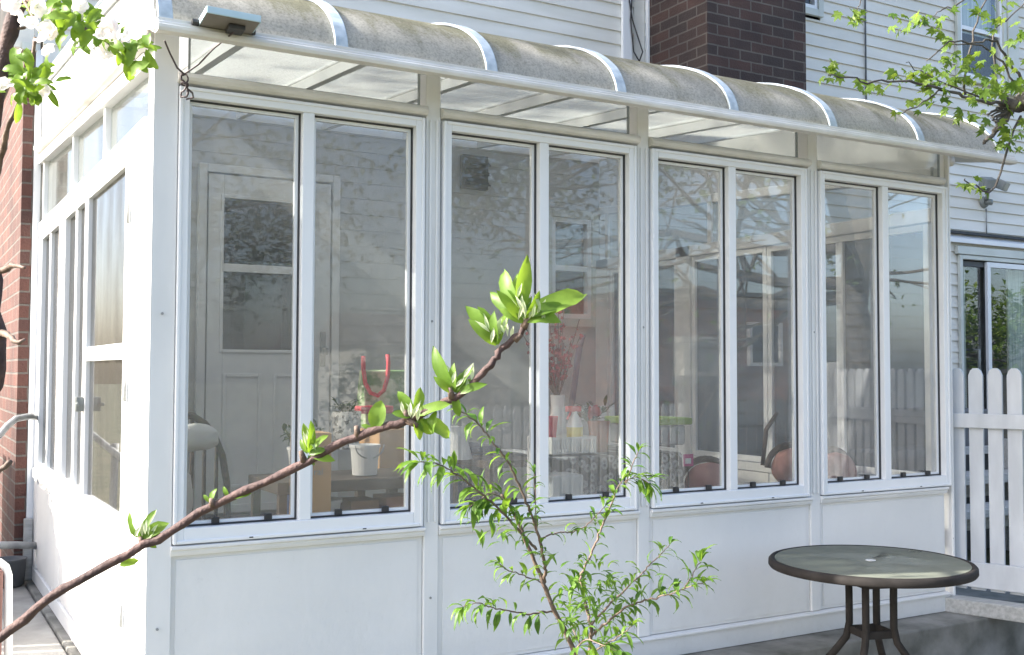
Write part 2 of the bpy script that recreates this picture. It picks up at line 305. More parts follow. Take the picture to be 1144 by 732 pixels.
# ------------------------------------------------------------------ house
house = thing('siding_house', 'two storey house with cream lap siding, brick end wall and brick chimney', 'house', (5, 3.1, -.3))
HY = 3.1
def siding(mb, x0, x1, z0, z1, step=.105, lap=.014):
    k0 = math.floor(z0 / step); k1 = math.ceil(z1 / step)
    for k in range(k0, k1):
        a, b = max(k * step, z0), min((k + 1) * step, z1)
        if b - a < .002: continue
        fa = 1 - (a - k * step) / step; fb = 1 - (b - k * step) / step
        mb.prism([(HY, a), (HY - lap * fa - .004, a), (HY - lap * fb - .004, b), (HY, b)], 0, x0, x1)
holes = [(7.88, 10.6, .35, 2.24), (7.86, 8.56, 3.97, 5.2), (5.35, 6.08, 4.22, 5.3), (3.29, 3.70, 1.53, 2.33), (.90, 1.5, 1.28, 2.26), (4.08, 4.19, -.3, 8)]
def wall(x0, x1, z0, z1, mb):
    xs = sorted({x0, x1, *[h for q in holes for h in q[:2] if x0 < h < x1]})
    for a, b in zip(xs, xs[1:]):
        c = (a + b) / 2; hz = sorted([(q[2], q[3]) for q in holes if q[0] < c < q[1]]); z = z0
        for p, q in hz:
            if p > z: siding(mb, a, b, z, min(p, z1))
            z = max(z, q)
        if z < z1: siding(mb, a, b, z, z1)
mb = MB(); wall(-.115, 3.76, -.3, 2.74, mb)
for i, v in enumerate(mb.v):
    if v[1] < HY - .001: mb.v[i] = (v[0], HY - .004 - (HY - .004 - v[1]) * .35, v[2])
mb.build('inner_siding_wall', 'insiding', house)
mb = MB(); wall(-.115, 3.76, 2.74, 6.4, mb); wall(3.76, 12.5, -.3, 6.4, mb); mb.build('siding_wall', 'siding', house)
mb = MB(); siding(mb, -.16, -.13, 3.0, 6.4); mb.box(-.30, -.165, HY - .03, HY, 3.0, 6.4); mb.build('upper_corner_board', 'siding', house)
MB().box(-.155, -.118, HY - .035, HY, -.02, 3.0).build('corner_trim', 'alu', house)
mb = MB(); mb.box(-.215, -.158, HY - .03, HY + 5, -.35, 2.98); mb.build('brick_wall', 'brick', house)
MB().box(-.23, -.15, HY - .05, HY + 5.1, 2.99, 3.03).build('ledge', 'casing', house)
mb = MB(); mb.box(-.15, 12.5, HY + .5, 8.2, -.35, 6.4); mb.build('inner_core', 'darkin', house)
MB().box(-.6, 13, HY - .45, 8.6, 6.42, 6.55).box(-.4, 12.8, HY + 1, 7.5, 6.55, 7.6).build('roof', 'roofing', house)
MB().box(4.085, 4.185, HY - .012, HY + .02, 2.7, 6.4).build('recess_panel', 'siding', house)
MB().box(3.955, 4.045, HY - .045, HY - .016, 2.3, 6.4).build('corner_post_trim', 'alu', house, .004)
MB().box(4.192, 4.206, HY - .05, HY - .016, 2.3, 6.4).build('corner_post_trim', 'alu', house)
mb = MB(); mb.box(4.21, 5.185, 2.375, HY - .02, 2.80, 7.6).build('chimney', 'chimbrick', house)
# small patch of old mortar on the chimney is in the brick texture; wires run down beside it
mb = MB()
for k in (0, 1):
    p0 = on(703 + 3 * k, 0, HY - .06); p1 = on(718 - 10 * k, 58, HY - .06); p2 = on(712 + 6 * k, 75, HY - .06)
    mb.tube([p0, (p0 * .6 + p1 * .4) + V((-.02, 0, 0)), p1, p2], .006, 6)
tag(mb.build('wall_cable', 'black', None, smooth=True), 'two black cables hanging between the siding and the brick chimney', 'cable')
p = on(967, 0, HY - .03); q = on(967, 125, HY - .03)
tag(MB().tube([V((p.x, HY - .025, 4.6)), V((p.x, HY - .025, 2.85))], .008, 6).build('conduit_line', 'darkgrey', None, smooth=True), 'thin dark vertical wire running down the siding right of the chimney', 'wire')
# upper right sash window
def housewin(x0, x1, z0, z1, mid, top_back, low_back, cw=.05, sw=.035):
    f = MB().frame(x0 - cw, x1 + cw, z0 - cw, z1 + cw, HY - .05, HY - .016, cw, cw).build('window', 'casing', house, .004)
    g = MB().frame(x0, x1, z0, z1, HY - .035, HY + .02, sw).box(x0 + sw, x1 - sw, HY - .03, HY + .01, mid - .02, mid + .02).build('sash', 'alu', f, .003)
    MB().box(x0 + sw, x1 - sw, HY - .012, HY - .008, mid + .02, z1 - sw).build('pane', 'houseglass', f); MB().box(x0 + sw, x1 - sw, HY - .004, HY, z0 + sw, mid - .02).build('pane', 'doorglass', f)
    MB().box(x0, x1, HY + .09, HY + .11, mid, z1).build('blind', top_back, f)
    MB().box(x0, x1, HY + .09, HY + .11, z0, mid).build('curtain', low_back, f)  # in the dark room colour this sheet is the room's shade, no curtain
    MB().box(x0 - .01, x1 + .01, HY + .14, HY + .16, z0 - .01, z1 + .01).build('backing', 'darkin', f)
    return f
w = housewin(7.90, 8.54, 4.0, 5.15, 4.47, 'palecurtain', 'curtain')
MB().box(8.60, 8.76, HY - .06, HY - .016, 3.9, 5.3).build('shutter_board', 'casing', house, .004)
housewin(5.40, 6.03, 4.30, 5.25, 4.75, 'palecurtain', 'darkin', .06)
w = housewin(3.32, 3.67, 1.56, 2.30, 1.93, 'darkin', 'darkin', .06)
# sliding patio door on the right
sd = MB().frame(7.84, 10.64, .31, 2.28, HY - .05, HY - .016, .04).box(7.8, 10.7, HY - .06, HY - .017, 2.285, 2.36).build('sliding_door', 'casing', house, .004)
MB().frame(8.24, 9.5, .36, 2.23, HY - .045, HY - .012, .05).build('door_frame', 'alu', sd, .003)
MB().frame(7.89, 8.32, .36, 2.23, HY - .008, HY + .03, .05).build('door_frame', 'greyfence', sd, .003)
MB().box(8.29, 9.45, HY - .03, HY - .026, .41, 2.18).build('pane', 'houseglass', sd)
MB().box(7.94, 8.27, HY + .01, HY + .014, .41, 2.18).build('pane', 'houseglass', sd)
h = on(1094, 405, HY - .07); MB().tube([h + V((0, .06, .12)), h + V((0, 0, .12)), h + V((0, 0, -.12)), h + V((0, .06, -.12))], .012, 8).build('handle', 'lamp', sd, smooth=True)
MB().box(8.75, 9.0, HY + .1, HY + .12, .36, 2.23).box(8.02, 8.1, HY + .1, HY + .12, .36, 2.23).build('curtain', 'palecurtain', sd)
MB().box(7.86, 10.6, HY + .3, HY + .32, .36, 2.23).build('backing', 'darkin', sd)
MB().prism([(HY - .016, 2.42), (HY - .07, 2.39), (HY - .07, 2.43), (HY - .016, 2.47)], 0, 7.2, 12).build('drip_cap', 'alu', house)
MB().box(7.2, 12, HY - .065, HY - .02, 2.475, 2.50).build('track', 'seal', house)
# entrance door inside the sunroom
dr = MB().frame(.77, 1.68, .30, 2.44, HY - .06, HY - .016, .05).build('entrance_door', 'doorpaint', house, .004)
mb = MB(); mb.box(.83, .925, HY - .05, HY - .018, .34, 2.38).box(1.475, 1.62, HY - .05, HY - .018, .34, 2.38).box(.925, 1.475, HY - .05, HY - .018, 2.235, 2.38).box(.925, 1.475, HY - .05, HY - .018, .34, 1.30)
mb.box(.925, 1.475, HY - .054, HY - .03, 1.78, 1.83)
mb.frame(.93, 1.17, .45, 1.15, HY - .06, HY - .0505, .02).frame(1.25, 1.49, .45, 1.15, HY - .06, HY - .0505, .02)
mb.frame(.905, 1.495, 1.28, 2.255, HY - .062, HY - .0505, .02)
mb.build('door_leaf', 'doorpaint', dr, .003)
MB().box(.925, 1.475, HY - .035, HY - .031, 1.30, 2.235).build('pane', 'doorglass', dr)
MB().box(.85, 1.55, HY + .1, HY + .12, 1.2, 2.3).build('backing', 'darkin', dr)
h = on(353, 385, HY - .07); MB().lathe([(.0, -.0), (.02, .0), (.024, .02), (.02, .045), (0, .05)], (1.57, HY - .1, 1.27), 16).box(1.553, 1.587, HY - .063, HY - .051, 1.2, 1.42).build('knob', 'lamp', dr, smooth=False)
MB().box(.7, 1.8, HY - .55, HY - .05, .02, .28).build('door_step', 'darkwood', house, .005)
# vent hood
va, vb = on(516, 172, HY - .05), on(545, 213, HY - .05)
vt = thing('vent_hood', 'small dark louvred vent box high on the wall inside the sunroom', 'vent', (va.x, HY - .016, va.z - .27))
MB().box(va.x, vb.x, HY - .06, HY - .018, vb.z, va.z).build('backplate', 'darkgrey', vt, .006)
mb = MB()
for k in range(3): mb.prism([(HY - .06, vb.z + .03 + k * .07), (HY - .13, vb.z + .015 + k * .07), (HY - .13, vb.z + .025 + k * .07), (HY - .06, vb.z + .075 + k * .07)], 0, va.x + .02, vb.x - .02)
mb.build('louvre', 'black', vt)

# ------------------------------------------------------------------ sunroom
sun = thing('sunroom', 'white vinyl and glass sunroom with curved grey translucent roof built onto the house', 'sunroom', (1.8, 1.5, 0))
XL, XR = -.113, 3.752
G0 = [0.0, .954, 1.9115, 2.871]; GW = .3835; GG = .4255
posts = [.883, 1.841, 2.804]
YG = 0.028
# base trim and rails
MB().box(-.052, XR - .05, -.014, .03, .002, .078).prism([(-.014, .078), (-.022, .080), (-.022, .088), (.0, .094), (.03, .094), (.03, .078)], 0, -.052, XR - .05).build('base_trim', 'panel', sun, .002)
px = [-.04] + posts + [XR - .04]
for i in range(4):
    a = px[i] + (.03 if i else .0); b = px[i + 1] - (.03 if i < 3 else .02)
    MB().box(a + .001, b - .001, .006, .03, .096, .572).box(a + .02, b - .02, .002, .006, .11, .560).build('knee_panel', 'panel', sun, .003)
    MB().prism([(-.010, .574), (-.014, .584), (-.014, .592), (-.024, .596), (-.024, .606), (.03, .612), (.03, .574)], 0, a, b).build('sill_rail', 'cream' if i == 9 else 'vinyl', sun, .0015)
    # header beam, rounded
    prof = [(.03, 2.100)] + [(-.006 - .026 * math.sin(t), 2.120 - .019 * math.cos(t)) for t in [math.pi * k / 6 for k in range(7)]] + [(.03, 2.140)]
    MB().prism(prof, 0, a - (0 if i else .0), b).build('header_beam', 'cream', sun)
    MB().box(a, b, .0, .05, 2.305, 2.36).build('top_rail', 'vinyl', sun)
    # window: sash frame with two panes
    x = G0[i]; w_ = GW * 2 + (GG - GW)
    f = MB(); f.frame(x - .034, x + w_ + .034, .612, 2.092, -.016, .045, .034, .05); f.box(x + GW, x + GG, -.012, .045, .662, 2.058)
    f.frame(x - .034, x + w_ + .034, .612, 2.092, -.022, -.0162, .012)
    wn = f.build('window', 'alu', sun, .003)
    for k in (0, 1):
        g0 = x + k * GG
        MB().frame(g0, g0 + GW, .662, 2.058, .014, .034, .0035, .004).build('seal', 'seal', wn)
        MB().frame(g0 + .0052, g0 + GW - .0052, .668, 2.0528, .022, .038, .011, .010).build('inner_sash', 'alu', wn)
        MB().box(g0 + .0055, g0 + GW - .0055, YG, YG + .004, .6685, 2.0525).build('pane', 'glass', wn)
        for q in (.28, .74):
            MB().box(g0 + GW * q - .012, g0 + GW * q + .012, .004, .0195, .6685, .688).build('latch', 'black', wn, .002)
    if i < 9:
        a2, b2 = [(.0, .835), (.905, 1.782), (1.842, 2.728), (2.805, 3.698)][i]
        tw = MB().frame(a2, b2, 2.1405, 2.305, .010, .022, .005).build('transom_window', 'greybin', sun)
        MB().box(a2 + .0055, b2 - .0055, .014, .018, 2.146, 2.2995).build('pane', 'transom_glass', tw)
for x in posts:
    MB().box(x - .0295, x + .0295, -.005, .06, .096, 2.30).box(x - .018, x - .008, -.013, -.0055, .62, 2.09).box(x + .008, x + .018, -.013, -.0055, .62, 2.09).build('post', 'vinyl', sun, .004)
    MB().box(x - .055, x - .0335, .012, .05, .62, 2.1).box(x + .0335, x + .055, .012, .05, .62, 2.1).build('post_filler', 'vinyl', sun, .003)
MB().box(XL, -.0365, -.008, .075, .002, 2.33).box(-.0355, -.0345, .0, .03, .1, 2.09).build('corner_post', 'vinyl', sun, .006)
MB().box(3.7345, XR, -.008, .075, .002, 2.33).build('corner_post', 'vinyl', sun, .006)
MB().box(3.7, 3.733, .012, .05, 2.1, 2.33).build('post_filler', 'vinyl', sun, .002)
for x in [-.075] + posts + [3.743]:
    for z in (.35, 1.35):
        MB().tube([(x - .002, -.0135 if x < 0 else -.0075, z), (x - .002, -.002, z)], .0045, 8).build('screw', 'pipe', sun)
for i in range(4):
    for q in (.22, .62): MB().box(G0[i] + q - .009, G0[i] + q + .004, -.0235, -.0215, .617, .621).build('drain_slot', 'seal', sun)
# curved roof profile in (y, z)
prof = [(-.205, 2.232), (-.196, 2.268), (-.165, 2.322), (-.115, 2.370), (-.04, 2.420), (.06, 2.467), (.2, 2.512), (.45, 2.560), (1.0, 2.620), (2.0, 2.70), (3.05, 2.79)]
def offs(pr, d):
    o = []
    for i, p in enumerate(pr):
        a, b = pr[max(i - 1, 0)], pr[min(i + 1, len(pr) - 1)]; t = V((b[0] - a[0], b[1] - a[1])).normalized(); o.append((p[0] - t.y * d, p[1] + t.x * d))
    return o
def shell(x0, x1, d0, d1, pr=prof):
    A, B = offs(pr, d0), offs(pr, d1); n = len(A); mb = MB()
    vs = [(x, y, z) for x in (x0, x1) for (y, z) in A + B]; k = 2 * n; fs = []
    for i in range(n - 1):
        fs += [(i, i + 1, k + i + 1, k + i), (n + i, k + n + i, k + n + i + 1, n + i + 1), (i, n + i, n + i + 1, i + 1), (k + i, k + i + 1, k + n + i + 1, k + n + i)]
    fs += [(0, k, k + n, n), (n - 1, 2 * n - 1, k + 2 * n - 1, k + n - 1)]
    return mb.add(vs, fs)
# smooth the profile
fine = []
for i in range(len(prof) - 1):
    p0, p1, p2, p3 = [V(prof[max(0, min(len(prof) - 1, j))]) for j in (i - 1, i, i + 1, i + 2)]
    for t in (0, .25, .5, .75):
        q = .5 * ((2 * p1) + (p2 - p0) * t + (2 * p0 - 5 * p1 + 4 * p2 - p3) * t * t + (3 * p1 - p0 - 3 * p2 + p3) * t ** 3); fine.append((q.x, q.y))
fine.append(prof[-1])
RX = [-.125 + .5675 * k for k in range(8)]; RX[7] = 3.862
for k in range(7):
    shell(RX[k] + .012, RX[k + 1] - .012, 0, .006, fine[:25]).build('roof_panel', 'poly', sun); shell(RX[k] + .012, RX[k + 1] - .012, 0, .006, fine[24:]).build('flat_roof_panel', 'polyflat', sun)
for k, x in enumerate(RX):
    shell(x - .023, x + .023, .008, .018, fine).build('rib', 'blue_white', sun, .003)
    shell(x - .020, x + .020, -.055 if 0 < k < 7 else -.02, -.003, fine[14:]).build('rafter', 'alu', sun)
MB().prism([(-.236, 2.196), (-.240, 2.206), (-.240, 2.216), (-.232, 2.219), (-.232, 2.226), (-.226, 2.229), (-.226, 2.240), (-.196, 2.240), (-.196, 2.196)], 0, -.15, 3.955).build('eave_trim', 'cream', sun, .0015)
MB().bar((3.935, -.196, 2.225), (3.935, .6, 2.36), .035, .03).build('end_trim', 'cream', sun)
MB().bar((-.135, -.196, 2.225), (-.135, .0, 2.29), .035, .03).build('end_trim', 'cream', sun)
shell(3.885, 3.93, -.004, .004, fine[8:]).build('end_flashing', 'cream', sun)

def sidewall(x, sgn, door):
    # sgn -1 : outside faces -x
    o0, o1 = (x, x + .04) if sgn < 0 else (x - .04, x)
    e = -1 if sgn < 0 else 1
    B = lambda mb, y0, y1, z0, z1, d0=0.0, d1=.04: mb.box(*sorted((x + e * d0, x - e * d1)), y0, y1, z0, z1)
    top = lambda y: 2.15 + (y) * .062
    YE = 3.06
    mb = MB(); B(mb, .078, YE, .002, .075, .012); mb.build('base_trim', 'vinyl', sun, .002)
    ys = [.078, .34 if not door else .30, 1.16, 1.30, 2.02, 2.12, YE]
    for a, b in ((.085, 1.26), (1.268, 2.02), (2.06, YE)):
        if door and a < .1:
            continue
        mb = MB(); B(mb, a, b, .08, .565, 0, .03); B(mb, a + .03, b - .03, .11, .54, .006, -.001); mb.build('side_panel', 'panel', sun, .003)
    mb = MB(); B(mb, 1.268 if door else .08, YE, .57, .62, .018, .04); mb.build('side_sill', 'vinyl', sun, .003)
    for a, b in ((1.97, 2.112), (2.905, YE)):
        mb = MB(); B(mb, a, b, .08, 2.0, .008, .05); mb.build('side_post', 'vinyl', sun, .003)
    mb = MB(); B(mb, .078, YE, 1.93, 2.0, .012, .05); mb.build('side_header', 'alu', sun, .003)
    for a, b, mid in ((1.267, 1.967, 1.607), (2.115, 2.90, 2.545)):
        mb = MB(); mb.frame(a, b, .625, 1.925, *sorted((x + e * .012, x - e * .035)), .035, ax=0); B(mb, mid - .025, mid + .025, .66, 1.89, .006, .035); wn = mb.build('side_window', 'alu', sun, .003)
        mb = MB(); B(mb, a + .0352, mid - .0252, .6602, 1.8898, -.012, .016); B(mb, mid + .0252, b - .0352, .6602, 1.8898, -.012, .016); mb.build('pane', 'screen' if sgn < 0 else 'darkglass', wn)
    # transoms under a rising top beam
    cuts = [.10, .93, 1.80, 2.95]
    for a, b in zip(cuts, cuts[1:]):
        mb = MB()
        for yy in (b - .035, ):
            mb.prism([(yy, 2.001), (yy + .035, 2.001), (yy + .035, top(yy + .035)), (yy, top(yy))], 0, *sorted((x + e * .004, x - e * .04)))
        fr = mb.build('transom_bar', 'alu', sun)
        mb = MB(); mb.prism([(a, 2.001), (b - .036, 2.001), (b - .036, top(b - .036) - .002), (a, top(a) - .002)], 0, *sorted((x - e * .018, x - e * .022))); mb.build('pane', 'screen' if False else 'transom_glass', fr)
    mb = MB(); mb.prism([(.0 + .076, top(.076)), (YE, top(YE)), (YE, top(YE) + .055), (.076, top(.076) + .055)], 0, *sorted((x + e * .02, x - e * .04))); mb.build('side_top_beam', 'vinyl', sun, .004)
    # rounded edge moulding between the beam and the roof
    pr = [p for p in fine if p[0] > .0]
    poly = [(y, z - .03) for y, z in pr] + [(3.05, top(3.05) + .057), (.0, top(0) + .057)]
    MB().prism(poly, 0, *sorted((x + e * .004, x - e * .02))).build('gable_infill', 'vinyl', sun)
    mb = MB(); mb.tube([(x + e * .02, .0, top(0) + .085), (x + e * .02, 3.03, top(3.03) + .085)], .030, 10); mb.build('gutter', 'cream', sun, smooth=True)
    if door:
        d = MB(); d.frame(.237, 1.167, .09, 1.925, x - .03, x + .01, .055, .06, ax=0)
        d.box(x - .03, x + .01, .292, 1.112, 1.205, 1.262); d.box(x - .028, x + .006, .292, 1.112, .15, .60); d.box(x - .03, x + .01, .292, 1.112, .60, .665)
        dd = d.build('side_door', 'alu', sun, .004)
        MB().box(x - .012, x - .008, .292, 1.112, .665, 1.205).box(x - .012, x - .008, .292, 1.112, 1.262, 1.87).build('pane', 'screen', dd)
        MB().box(x - .034, x - .0285, .32, 1.085, .17, .58).build('kick_panel', 'alu', dd, .003)
        MB().box(x - .06, x - .031, 1.125, 1.155, 1.0, 1.06).tube([(x - .055, 1.14, 1.03), (x - .06, 1.08, 1.03)], .008, 8).build('handle', 'lamp', dd, .003)
        for j0, j1 in ((.20, .233), (1.171, 1.262)): MB().box(x - .02, x + .03, j0, j1, .09, 1.925).build('door_jamb', 'vinyl', sun, .003)
        for z in (.35, 1.1, 1.7):
            MB().tube([(x - .031, .236, z - .035), (x - .031, .236, z + .035)], .005, 8).build('hinge', 'pipe', dd, smooth=True)
        MB().box(x - .008, x + .03, .076, .198, .002, 2.0).tube([(x - .014, .13, .05), (x - .014, .13, 1.98)], .006, 6).build('side_jamb', 'vinyl', sun, .003)
        MB().box(x - .016, x + .03, .24, 1.165, .078, .088).build('threshold', 'pipe', sun)
    else:
        mb = MB(); mb.build('side_sill', 'vinyl', sun) if mb.v else None
        mb = MB(); mb.frame(.10, 1.262, .625, 1.925, *sorted((x + e * .012, x - e * .035)), .035, ax=0); B(mb, .67, .72, .66, 1.89, .006, .035); wn = mb.build('side_window', 'alu', sun, .003)
        mb = MB(); B(mb, .1352, .6698, .6602, 1.8898, -.012, .016); B(mb, .7202, 1.2268, .6602, 1.8898, -.012, .016); mb.build('pane', 'darkglass', wn)
sidewall(XL, -1, True)
sidewall(XR, 1, False)
MB().box(XL + .05, XR - .05, .05, 3.0, .002, .02).build('interior_floor', 'floor', sun)

# ------------------------------------------------------------------ things fixed outside
# solar panel on the eave
a, b = on(221, 34, -.205), on(279, 43, -.205); c_, d_ = on(232, 16, -.345), on(290, 28, -.345)
cc = (a + b + c_ + d_) / 4 + V((0, 0, .012)); ux = (b - a + d_ - c_) / 4; uy = (c_ - a + d_ - b) / 4; un = ux.cross(uy).normalized()
if un.z < 0: un = -un
sp = thing('solar_panel', 'small solar light panel clamped on the white eave with a thin cable', 'solar panel', tuple(a))
MB().obox(cc, ux, uy, un * .008).build('housing', 'gold', sp, .003)
MB().obox(cc + un * .0105, ux * .97, uy * .95, un * .002).build('cell', 'solar', sp)
mb = MB(); mb.obox(cc - uy * 0 + un * .004 + uy * 1.03, ux * 1.03, uy * .04, un * .011).obox(cc + ux * 1.02 + un * .004, ux * .025, uy, un * .011).obox(cc - ux * 1.02 + un * .004, ux * .025, uy, un * .011); mb.build('rim', 'palerim', sp, .002)
MB().obox(cc - un * .016 + ux * .25, ux * .32, uy * .42, un * .007).build('junction_box', 'black', sp, .003)
MB().bar(a + V((-.0, 0, .02)), a + V((-.004, .0, -.02)), .014, .012).bar(b + V((0, 0, .02)), b + V((.0, .0, -.015)), .014, .012).tube([cc - ux * 1.05 - uy * .6, cc - ux * 1.3 - uy * .6], .01, 10).tube([cc + ux * 1.0 - uy * .5, cc + ux * 1.12 - uy * .5], .01, 10).build('clamp', 'black', sp)
k0 = cc - un * .02 + ux * .25; kt = on(206, 83, -.10)
cab = MB(); cab.tube([k0, on(238, 55, -.15), on(222, 72, -.11), kt], .003, 6)
cab.tube([on(184, 46, -.2), on(190, 60, -.13), on(198, 76, -.10), kt], .003, 6)
loop = []
for t in range(40):
    u_ = t / 39 * 2 * math.pi * 3; w0 = 4.2 + 1.0 * math.sin(t)
    loop.append(on(206 + w0 * math.sin(u_), 96 + 13 * math.cos(u_ / 2 + .3) + 1.2 * math.sin(t * 1.7), -.10 + .008 * math.sin(u_ * 1.3)))
cab.tube(loop, .003, 6); cab.tube([on(203, 92, -.11), on(210, 94, -.11), on(210, 97, -.09), on(203, 95, -.09), on(203, 92, -.11)], .003, 6)
cab.tube([on(207, 97, -.10), on(215, 104, -.09), on(216, 109, -.05), on(208, 111, -.03)], .003, 6)
cab.build('cable', 'cable', sp, smooth=True)
# motion light
mlp = on(1100, 226, HY - .03)
ml = thing('motion_light', 'grey twin head floodlight with sensor fixed on the right siding', 'floodlight', tuple(mlp))
def od(px, py, y=HY - .15): return on(px, py, y)
MB().tube([V((mlp.x, HY - .016, mlp.z)), V((mlp.x, HY - .05, mlp.z))], [.06, .045], 16).build('base', 'lamp', ml, .004)
MB().tube([V((mlp.x, HY - .05, mlp.z)), od(1104, 212, HY - .14), od(1112, 202, HY - .16)], .018, 8).tube([V((mlp.x, HY - .05, mlp.z)), od(1108, 226, HY - .1)], .03, 10).build('arm', 'lamp', ml, smooth=True)
for q in ((1103, 204, -.25), (1120, 207, .25)):
    c = od(q[0], q[1], HY - .2); d = V((q[2], -.8, -.45)).normalized(); s_ = d.cross(V((0, 0, 1))).normalized(); u_ = s_.cross(d)
    h = MB().obox(c, s_ * .062, u_ * .045, d * .04).obox(c - d * .06, s_ * .035, u_ * .03, d * .025).build('lamp_head', 'lamp', ml, .008)
    MB().obox(c + d * .0425, s_ * .055, u_ * .038, d * .002).build('lens', 'lamplens', h)
tag(MB().tube([(mlp.x + .03, HY - .025, mlp.z - .06), (mlp.x + .03, HY - .025, 2.50)], .006, 6).build('lamp_wire', 'pipe', None, smooth=True), 'thin grey wire running down the siding below the floodlight', 'wire')

# picket fence gate
F0 = V((3.80, .06, 0)); FD = V((.3256, -.9455, 0)).normalized(); FN = V((-FD.y, FD.x, 0)); FN = -FN if FN.x > 0 else FN   # outside side faces the camera
def fp(s, z, d=0): return F0 + FD * s + FN * d + V((0, 0, z))
gate = thing('picket_gate', 'short white picket fence section joining the right corner of the sunroom', 'fence', tuple(fp(.3, -.1)))
for k in range(14):
    s0 = .048 + k * .0905; w = .034
    if k > 6: s0 += .0
    prf = [(-w, .10), (w, .10), (w, 1.155), (w * .72, 1.178), (w * .35, 1.190), (-w * .35, 1.190), (-w * .72, 1.178), (-w, 1.155)]
    vs = [fp(s0 + a_, z_, dd) for dd in (0, .018) for a_, z_ in prf]; n = len(prf)
    mb = MB().add(vs, [tuple(range(n)), tuple(range(2 * n - 1, n - 1, -1))] + [(i, i + n, (i + 1) % n + n, (i + 1) % n) for i in range(n)])
    mb.build('picket', 'picket', gate, .002)
for z0, z1 in ((.895, .966), (.115, .238)):
    MB().obox(fp(.65, (z0 + z1) / 2, .030), FD * .64, FN * .0105, V((0, 0, (z1 - z0) / 2))).build('rail', 'picket', gate, .003)
MB().obox(fp(1.31, .45, .01), FD * .04, FN * .04, V((0, 0, .78))).build('gate_post', 'picket', gate, .004)
st = [on(1071, 655, .05), on(1140, 672, -.26)]
tag(MB().bar(fp(.0, .035, .10), fp(.42, .035, .10), .11, .07).build('timber_kerb', 'oldwood', None, .005), 'weathered grey white timber lying on the slab at the foot of the picket fence', 'timber')
# behind the fence
bs = thing('back_steps', 'white wooden steps partly seen between the fence pickets', 'steps', (5.9, 1.5, -.3))
for i, (z0, z1, yy) in enumerate(((.30, .37, 1.9), (.50, .56, 2.2), (.10, .16, 1.6))):
    MB().box(5.0, 7.2, yy, yy + .3, z0, z1).box(5.0, 7.2, yy + .27, yy + .295, z0 - .14, z0 - .002).build('tread', 'oldwood', bs, .004)
MB().box(4.98, 5.02, 1.5, 2.6, -.3, .62).box(7.2, 7.24, 1.5, 2.6, -.3, .62).build('stringer', 'oldwood', bs)
tag(MB().box(7.4, 10.8, 2.1, 3.05, .18, .30).box(7.4, 10.8, 2.12, 2.16, -.3, .178).build('back_deck', 'deck', None, .005), 'brown timber deck below the sliding door', 'deck')
dk = thing('storage_bench', 'grey storage bench behind the picket fence below the sliding door', 'bench', (6.8, 2.6, -.3))
MB().box(6.6, 7.3, 2.3, 2.9, -.3, .80).build('chest', 'darkgrey', dk, .01)
MB().box(6.57, 7.33, 2.27, 2.93, .802, .86).build('lid', 'darkgrey', dk, .01)

# patio table
TC = V((2.485, -.60, 0)); TZ = .428; TR = .382
tb = thing('patio_table', 'round patio table with mottled glass top and dark bronze metal legs', 'table', (TC.x, TC.y, -.30))
MB().lathe([(TR - .02, .006), (TR - .02, .010), (.018, .010), (.018, .006)], (TC.x, TC.y, TZ), 72).build('glass_top', 'tableglass', tb)
mb = MB(); n = 72; ring = [(TR - .018, -.018), (TR - .018, .009), (TR - .010, .012), (TR - .002, .010), (TR + .004, .003), (TR + .005, -.015), (TR, -.022), (TR - .012, -.024)]
base = len(mb.v)
for j in range(n):
    a_ = 2 * math.pi * j / n
    for r_, z_ in ring: mb.v.append((TC.x + r_ * math.cos(a_), TC.y + r_ * math.sin(a_), TZ + z_))
kk = len(ring)
for j in range(n):
    for i in range(kk):
        mb.f.append((j * kk + i, j * kk + (i + 1) % kk, ((j + 1) % n) * kk + (i + 1) % kk, ((j + 1) % n) * kk + i))
mb.build('rim', 'metal', tb, smooth=True)
MB().lathe([(.019, .0105), (.019, .0125), (.010, .0125), (.010, .0105)], (TC.x, TC.y, TZ), 24).build('umbrella_ring', 'plasticw', tb)
for k in range(4):
    a_ = R(28 + 90 * k); cx_, sy_ = math.cos(a_), math.sin(a_)
    P = lambda r_, z_: (TC.x + r_ * cx_, TC.y + r_ * sy_, z_)
    MB().tube([P(.086, TZ - .028), P(.084, TZ - .12), P(.084, .19), P(.096, .135), P(.14, .075), P(.21, -.01), P(.275, -.13), P(.30, -.24), P(.305, -.298)], .0145, 10).build('leg', 'metal', tb, smooth=True)
    MB().bar(P(.084, TZ - .0), P(TR - .03, TZ - .0), .02, .012).build('support_arm', 'metal', tb)
for z_ in (TZ - .065, .165):
    mb = MB()
    for k in range(4):
        a0, a1 = R(28 + 90 * k), R(118 + 90 * k)
        mb.bar((TC.x + .082 * math.cos(a0), TC.y + .082 * math.sin(a0), z_), (TC.x + .082 * math.cos(a1), TC.y + .082 * math.sin(a1), z_), .008, .045 if z_ > .2 else .03)
    mb.build('brace', 'metal', tb, .002)

# pipe railing at the left
rl = thing('pipe_railing', 'grey pipe handrail fixed to the wall at the far left', 'railing', (-.4, 2.9, 0))
y_ = 2.75
MB().tube([on(42, 466, 2.95), on(34, 465, 2.85), on(18, 468, 2.75), on(8, 476, 2.65), on(-4, 490, 2.5), on(-30, 520, 2.3)], .018, 10).build('rail', 'pipe', rl, smooth=True)
MB().tube([on(42, 610, 2.9), on(20, 609, 2.8), on(-30, 610, 2.6)], .02, 10).build('rail', 'pipe', rl, smooth=True)
MB().tube([on(-25, 500, 2.4), on(-25, 690, 2.4)], .02, 10).build('rail_post', 'pipe', rl, smooth=True)
